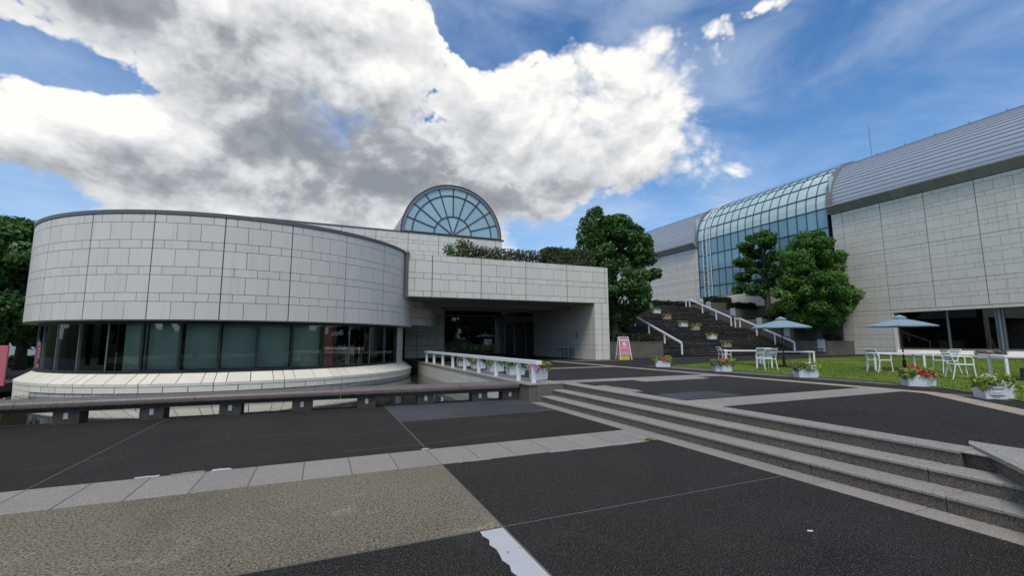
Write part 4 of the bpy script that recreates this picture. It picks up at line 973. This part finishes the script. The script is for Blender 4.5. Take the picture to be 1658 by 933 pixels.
# pink notice board at the far left
pb = thing('pink_notice_board', 'pink notice board with a white poster standing left of the round building', 'notice board', (-13.1, 26.6, -.3), rad(4))
MB().cbox(-.75, -.06, .05, .55, .06, 1.78, .01).build('panel', 'pink', pb); MB().box(-.7, -.04, -.0, -.6, .04, .1).box(.4, -.04, 0, .5, .04, .1).build('foot', 'black_metal', pb)
po = MB().box(-.65, -.07, .78, .22, -.061, 1.66).build('poster', 'poster_white', pb)
MB().prism([(-.5+.32*math.cos(t*.4488)+.25, 1.42+.16*math.sin(t*.4488)) for t in range(14)], -.074, -.0705).build('blue_print', 'blue_ink', po); MB().box(-.45, -.074, .92, .05, -.0705, 1.2).build('brown_print', 'brown_ink', po)
MB().box(-.5, -.068, .5, -.1, -.0601, .62).build('red_mark', 'petal_red', pb)
o = tag(MB().cbox(-16.5, 23.6, -.5, -11.6, 23.8, .12, .02).build('low_kerb_wall', 'ledge_tile'), 'pale low kerb wall running behind the round building plinth', 'kerb wall')

# ================================================================== SANDWICH BOARD
sb = thing('sandwich_board', 'red and white sandwich board on yellow weights by the porch pier', 'sandwich board', (16.85, 22.1, PL), rad(-14))
for s in (-1, 1):
    y0, y1 = s*.36, s*.06
    fr = MB()
    for xx in (-.36, .36): fr.tube([(xx*1.0, y0, 0), (xx*.82, y1, 1.36)], .022, 6)
    fr.tube([(-.30, y1, 1.36), (.30, y1, 1.36)], .022, 6).tube([(-.345, y0*.76, .30), (.345, y0*.76, .30)], .018, 6); fr.build('frame', 'white_metal', sb)
    q = MB(); q.quad((-.335, y0*.77, .32), (.335, y0*.77, .32), (.285, y1, 1.33), (-.285, y1, 1.33)).quad((-.335, y0*.77-.01*s, .32), (.335, y0*.77-.01*s, .32), (.285, y1-.01*s, 1.33), (-.285, y1-.01*s, 1.33))
    pnl = q.build('panel', 'pink' if s < 0 else 'light_grey', sb)
    if s < 0:
        def onp(x, z): f = (z-.32)/1.01; return (x, y0*.77*(1-f)+y1*f-.008, z)
        q = MB()
        for x0, x1, z0, z1 in ((-.26, -.14, 1.13, 1.22), (-.12, -.02, 1.13, 1.22), (.0, .1, 1.13, 1.22), (.12, .22, 1.13, 1.22), (-.24, -.1, .72, .745), (-.06, .2, .72, .745), (-.22, .0, .665, .69), (.04, .22, .665, .69), (-.24, .2, .42, .45)): q.quad(onp(x0, z0), onp(x1, z0), onp(x1, z1), onp(x0, z1))
        q.build('lettering', 'poster_white', pnl)
        q = MB(); q.v = [onp(.12*math.cos(t*.3927), .93+.12*math.sin(t*.3927)) for t in range(16)]; q.f = [tuple(range(16))]; cr_ = q.build('emblem', 'poster_white', pnl)
        q = MB()
        for x0, z0, x1, z1 in ((-.05, .88, -.02, .98), (-.02, .95, .03, .9), (.02, .88, .05, .98)):
            a, b = Vector(onp(x0, z0)), Vector(onp(x1, z1)); e = Vector((.016, -.004, 0)); q.quad(a+e*0+Vector((0, -.004, 0)), a+e, b+e, b+Vector((0, -.004, 0)))
        q.build('emblem_mark', 'brown_ink', cr_)
MB().cbox(-.31, -.27, 0, .29, -.08, .22, .03).build('weight', 'yellow', sb); MB().cbox(-.27, .06, 0, .31, .25, .22, .03).build('weight', 'yellow', sb)

# ================================================================== PLANTERS
def planter(label, loc, rz, size, mix, group=None, box_m='planter_concrete', notice=False, rich=1.0):
    """mix: list of (material, weight); left to right along the box"""
    L, D, H = size
    o = thing('planter', label, 'planter', loc, rz, group)
    m = MB(); k = .028; i = 0
    m.v = [(-L/2+k, -D/2+k*.6, 0), (L/2-k, -D/2+k*.6, 0), (L/2-k, D/2-k*.6, 0), (-L/2+k, D/2-k*.6, 0), (-L/2, -D/2, H), (L/2, -D/2, H), (L/2, D/2, H), (-L/2, D/2, H),
           (-L/2+.035, -D/2+.035, H), (L/2-.035, -D/2+.035, H), (L/2-.035, D/2-.035, H), (-L/2+.035, D/2-.035, H), (-L/2+.05, -D/2+.05, H-.07), (L/2-.05, -D/2+.05, H-.07), (L/2-.05, D/2-.05, H-.07), (-L/2+.05, D/2-.05, H-.07)]
    m.f = [(3, 2, 1, 0)]
    for r in (0, 4, 8):
        for q in range(4): m.f.append((r+q, r+(q+1) % 4, r+4+(q+1) % 4, r+4+q))
    bx_ = m.build('box', box_m, o)
    MB().quad((-L/2+.05, -D/2+.05, H-.05), (L/2-.05, -D/2+.05, H-.05), (L/2-.05, D/2-.05, H-.05), (-L/2+.05, D/2-.05, H-.05)).build('soil', 'soil', o)
    n = len(mix)
    for j, mm in enumerate(mix):
        cx = -L/2+L*(j+.5)/n; cl_ = []
        for q in range(9): cl_.append(((cx+random.uniform(-.6, .6)*L/n, random.uniform(-.55, .5)*D, H+random.uniform(-.01, .13)*rich), (.14*random.uniform(.7, 1.2), .13, .085)))
        if j in (0, n-1): cl_.append(((cx+(L/n*.45)*(-1 if j == 0 else 1), -D*.35, H-.02), (.14, .13, .11)))
        P, N, R = clump_leaves(cl_, 3600*rich, .3)
        stuff(link('blooms' if mm.startswith('petal') else 'plant', leaves_mesh('plant', P, N, .055 if not mm.startswith('petal') else .045, mm, 1.3, rnd=R), o))
        if mm.startswith('petal'):
            P, N, R = clump_leaves(cl_[:4], 700, .3); stuff(link('plant', leaves_mesh('plant', P-np.array([0, 0, .04]), N, .06, 'leaf_lime', 1.3, rnd=R), o))
    if notice:
        nt = MB().box(-L/2+.10, -D/2-.004, .08, -L/2+.36, -D/2+.016, H-.04).build('notice', 'poster_white', o)
        for z, w_ in ((H-.10, .18), (H-.17, .16), (H-.21, .17), (H-.26, .12)): MB().box(-L/2+.13, -D/2-.0065, z, -L/2+.13+w_, -D/2-.0042, z+(.022 if z > H-.12 else .010)).build('notice_line', 'brown_ink', nt)
    return o
B1 = (.92, .36, .34)
planter('concrete planter with pink blooms at the end of the pond railing', (6.02, 12.0, PL), rad(12), (.52, .30, .34), ['petal_pink', 'leaf_lime'])
for k, (y, mx_) in enumerate(((14.0, ['leaf_lime', 'leaf_mid', 'leaf_lime']), (15.9, ['leaf_lime', 'petal_orange', 'leaf_lime']), (17.9, ['leaf_lime', 'leaf_lime', 'leaf_dull']), (20.0, ['leaf_dull', 'petal_orange', 'leaf_lime']))):
    nm = ['second', 'third', 'fourth', 'fifth'][k]
    planter(f'{nm} planter along the pond railing counting from its stepped end', (6.15, y, PL), rad(5), (.6, .32, .33), mx_, 'planters behind the pond railing')
row = [((13.85, 15.45), -8, ['leaf_lime', 'petal_red', 'leaf_lime'], 'planter of red blooms and lime leaves at the lawn corner nearest the porch'),
       ((13.75, 12.2), -4, ['leaf_dull', 'petal_orange', 'leaf_lime'], 'planter with dull orange blooms between the lawn corner and the creamy planter'),
       ((13.9, 9.2), 0, ['leaf_dull', 'leaf_lime', 'petal_white', 'leaf_lime'], 'planter of creamy yellow leaves and white blooms at the lawn edge'),
       ((13.75, 6.3), -12, ['leaf_lime', 'petal_red', 'petal_red', 'leaf_lime'], 'planter thick with red blooms at the lawn edge')]
for (x, y), a, mx_, lab in row: planter(lab, (x, y, PL), rad(a-22), (.64, .32, .28), mx_)
planter('planter with a white notice and pale silvery leaves at the lawn edge', (12.15, 4.38, PL), rad(-32), (.54, .30, .28), ['leaf_lime', 'petal_white', 'leaf_lime'], notice=True)
for k, (x, y, mx_, tm) in enumerate(((29.15, 34.2, ['petal_white', 'leaf_dull'], 1), (28.95, 32.8, ['leaf_dull', 'leaf_lime'], 0), (28.9, 31.5, ['leaf_dull', 'leaf_dull'], 1), (28.95, 29.35, ['leaf_lime', 'leaf_dull'], 0), (29.0, 28.2, ['leaf_dull', 'leaf_lime'], 1), (29.0, 26.65, ['leaf_dull', 'leaf_lime'], 0), (29.0, 25.3, ['leaf_dull', 'leaf_dull'], 1), (25.9, 35.2, ['leaf_dull'], 0))):
    nm = ['topmost', 'second highest', 'third highest', 'landing', 'first below the landing', 'second below the landing', 'lowest', 'stair-top corner'][k]
    yy = 24+.34*math.floor((y-24)/.34) if y < 29.1 else y if y < 29.9 else 29.9+.34*math.floor((y-29.9)/.34)
    planter(f'{nm} planter of the line up the middle of the stone stairs' if k < 7 else 'pale planter at the stair top near the evergreen tree', (x, yy+.18, stair_z(yy+.05)+.005), 0, (.85, .30, .36), mx_, 'planters up the stairs', 'planter_terracotta' if tm else 'planter_concrete')
planter('planter of dull reddish plants under the gallery window', (36.9, 13.2, PL), rad(-90), (1.2, .4, .3), ['leaf_dull', 'petal_orange', 'leaf_dull'])

# ================================================================== UMBRELLAS, TABLES, CHAIRS
def umbrella(label, loc, rz, R=1.15, top=2.12, rim=1.66):
    o = thing('garden_umbrella', label, 'umbrella', loc, rz, 'umbrellas on the lawn')
    z1 = top-.12; q = MB(); n = 8
    for k in range(n):
        a0, a1 = 2*math.pi*k/n, 2*math.pi*(k+1)/n
        g_ = []
        for f in np.linspace(.10, 1, 7):
            z = z1+(rim-z1)*f+.015*math.sin(math.pi*f)
            c0, c1 = Vector((R*f*math.cos(a0), R*f*math.sin(a0), z)), Vector((R*f*math.cos(a1), R*f*math.sin(a1), z)); mid = (c0+c1)/2; mid.z -= .006*f
            g_.append((c0, mid, c1))
        for (p0, p1, p2), (q0, q1, q2) in zip(g_, g_[1:]): q.quad(p0, q0, q1, p1).quad(p1, q1, q2, p2)
        p0, p1, p2 = g_[-1]; dn = Vector((0, 0, -.035)); q.quad(p0, p1, p1+dn, p0+dn).quad(p1, p2, p2+dn, p1+dn)
    cp = q.build('canopy', 'umbrella_cloth', o)
    q = MB()
    for k in range(n):
        a0, a1 = 2*math.pi*k/n, 2*math.pi*(k+1)/n; r = R*.19
        q.quad((0, 0, top), (r*math.cos(a0), r*math.sin(a0), top-.10), (r*math.cos(a1), r*math.sin(a1), top-.10)).quad((r*math.cos(a0), r*math.sin(a0), top-.10), (r*math.cos(a1), r*math.sin(a1), top-.10), (r*math.cos(a1), r*math.sin(a1), top-.15), (r*math.cos(a0), r*math.sin(a0), top-.15))
    q.build('vent_cap', 'umbrella_cloth', cp)
    MB().tube([(0, 0, .05), (0, 0, top-.02)], .024, 10).build('pole', 'black_metal', o)
    for k in range(n):
        a = 2*math.pi*k/n; MB().tube([(.03*math.cos(a), .03*math.sin(a), top-.16), (R*.98*math.cos(a), R*.98*math.sin(a), rim-.02)], .011, 5).tube([(.03*math.cos(a), .03*math.sin(a), rim-.08), (R*.5*math.cos(a), R*.5*math.sin(a), (top+rim)/2-.08)], .008, 5).build('rib', 'black_metal', o)
    MB().tube([(0, 0, 0), (0, 0, .05), (0, 0, .08), (0, 0, .38)], [.24, .24, .06, .05], 16).build('base', 'black_metal', o)
    MB().tube([(.03, 0, 1.05), (.11, 0, 1.05)], .015, 6).build('crank', 'white_metal', o)
    return o
LG = PL+.016
umbrella('pale blue umbrella shading the white tables near the stairs', (17.8, 12.65, LG), rad(10))
umbrella('pale blue umbrella before the dark gallery window', (19.85, 9.45, LG), rad(25), 1.05, 2.06, 1.64)
def table(label, loc, rz, L=1.5, Wd=.85, H=.66):
    o = thing('garden_table', label, 'table', loc, rz, 'white tables on the lawn')
    MB().cbox(-L/2, -Wd/2, H-.045, L/2, Wd/2, H, .008).build('table_top', 'white_metal', o)
    for sx in (-1, 1):
        for sy in (-1, 1): MB().box(sx*(L/2-.045)-.03, sy*(Wd/2-.045)-.03, 0, sx*(L/2-.045)+.03, sy*(Wd/2-.045)+.03, H-.045).build('leg', 'white_metal', o)
    return o
table('white table farthest across the lawn towards the stairs', (18.4, 15.1, LG), rad(-45), 1.6)
table('white table under the umbrella near the stairs', (18.35, 12.9, LG), rad(-45), 1.9)
table('white table under the umbrella by the gallery window', (19.35, 9.5, LG), rad(-45), 1.5)
table('white table beside the planter with the notice', (19.0, 5.9, LG), rad(-45), 1.7)
def chair(label, loc, rz, lean=0):
    """white tube armchair with slatted seat and back; faces +x"""
    o = thing('garden_chair', label, 'chair', loc, rz, 'slatted chairs on the lawn')
    r = .016
    for s in (-1, 1):
        y = s*.26
        MB().tube([(.24, y, 0), (.22, y, .30), (.21, y, .42)], r, 6).build('leg', 'white_metal', o)
        MB().tube([(-.26, y, 0), (-.20, y, .25), (-.17, y, .42)], r, 6).build('leg', 'white_metal', o)
        MB().tube([(-.17, y, .42), (-.24, y, .66), (-.30, y, .80)], r, 6).build('back_post', 'white_metal', o)
        MB().tube([(.21, y, .42), (.22, y, .58), (.17, y, .635), (-.05, y, .65), (-.24, y, .66)], r, 6).build('arm', 'white_metal', o)
    MB().tube([(.22, -.26, .42), (.22, .26, .42)], r, 6).tube([(-.17, -.26, .42), (-.17, .26, .42)], r, 6).tube([(-.30, -.26, .80), (-.30, .26, .80)], r, 6).tube([(.22, -.26, .42), (-.17, -.26, .42)], r, 6).tube([(.22, .26, .42), (-.17, .26, .42)], r, 6).build('seat_frame', 'white_metal', o)
    for k in range(5): MB().box(-.16+.078*k, -.25, .418, -.16+.078*k+.05, .25, .436).build('seat_slat', 'light_grey', o)
    for k in range(4):
        t = k/3; x, z = -.195-.085*t, .52+.24*t
        MB().prism([(x, z), (x-.012, z), (x-.03, z+.055), (x-.018, z+.055)], -.25, .25).build('back_slat', 'light_grey', o)
    if lean: o.rotation_euler = (0, lean, rz)
    return o
chair('white slatted chair behind the table farthest towards the stairs', (18.7, 16.4, LG), rad(-30))
chair('white slatted chair at the end of the umbrella table, nearer the planters', (15.75, 11.9, LG), rad(75))
chair('white slatted chair drawn up behind the chair nearer the planters', (16.75, 12.75, LG), rad(40))
chair('white slatted chair beside the umbrella pole before the gallery window', (18.1, 9.35, LG), rad(-25))
chair('white slatted chair facing the umbrella table by the gallery window', (19.5, 8.1, LG), rad(140))
chair('white slatted chair facing the table beside the planter with notice', (16.95, 6.75, LG), rad(-50))
o = tag(MB().tube([(0, 0, 0), (0, 0, .05), (0, 0, .09), (0, 0, .34)], [.17, .17, .07, .06], 12).build('parasol_stand', 'black_metal'), 'black umbrella stand without umbrella under the table beside the notice planter', 'umbrella stand'); o.location = (17.75, 5.75, LG)

# added trees behind the viewer, there to darken reflections in glass and water
cl = crown_clumps([(2.4, 2.4), (4.2, 4.4), (6.5, 4.6), (9, 2.6), (10.5, .8)], 60, 1.25, 77)
first = tree('reflection_tree', 'broad added tree behind the viewer, darkening the reflections in the cafe glass', (-26, -30, -.3), [(0, 0, -.2, .4), (0, 0, 2, .3), (0, 0, 8, .08)], limbs_for(cl, 2, 10, 7, .12), cl, 260, .30, 'leaf_deep', 'added trees behind the viewer for reflections')
spots = [(x, -31+2.5*math.sin(x*.7)) for x in range(-36, 42, 6) if x != -26]+[(-40+1.5*math.sin(y), y) for y in range(-24, 20, 6)]
for k, (x, y) in enumerate(spots):
    c = copy_tree(first); c.location = (x, y, -.3); c.rotation_euler = (0, 0, k*1.3); s_ = (.85+.05*(k % 5))*(.55 if x < -37 else 1); c.scale = (s_, s_, s_)  # left row of added trees shrunk so more light reaches the cafe

# added wooded ridge, unseen, darkens bright horizon gaps reflected in the glass
hm = MB(); rr = random.Random(5); n = 60
for k in range(n+1):
    a = rad(95+235*k/n); h = 7+3*math.sin(k*.7)+2*math.sin(k*1.9+1)
    for r, z in ((110, -1.6), (118, h*.75), (126, h), (170, h*.8)): hm.v.append((r*math.sin(a), r*math.cos(a), z+rr.uniform(-.8, .8)*(z > 0)))
for k in range(n):
    for q in range(3): hm.f.append((4*k+q, 4*k+4+q, 4*k+5+q, 4*k+1+q))
struct(hm.build('reflection_ridge', 'wooded'))

# weeds in the joint at the foot of the steps
wd = RNG.normal(0, 1, (260, 3))*np.array([.09, .022, 0])+np.array([0, 0, .02]); wd[:, 2] += RNG.uniform(0, .035, 260)
o = link('weed_tuft', leaves_mesh('weed_tuft', wd, np.tile((0, -.6, .4), (260, 1)), .02, 'leaf_lime', 3.0), None, (4.9, 5.86, .004)); o.scale = (.5, .5, .6); tag(o, 'small tuft of weeds in the joint at the end of the granite band', 'weeds'); stuff(o)
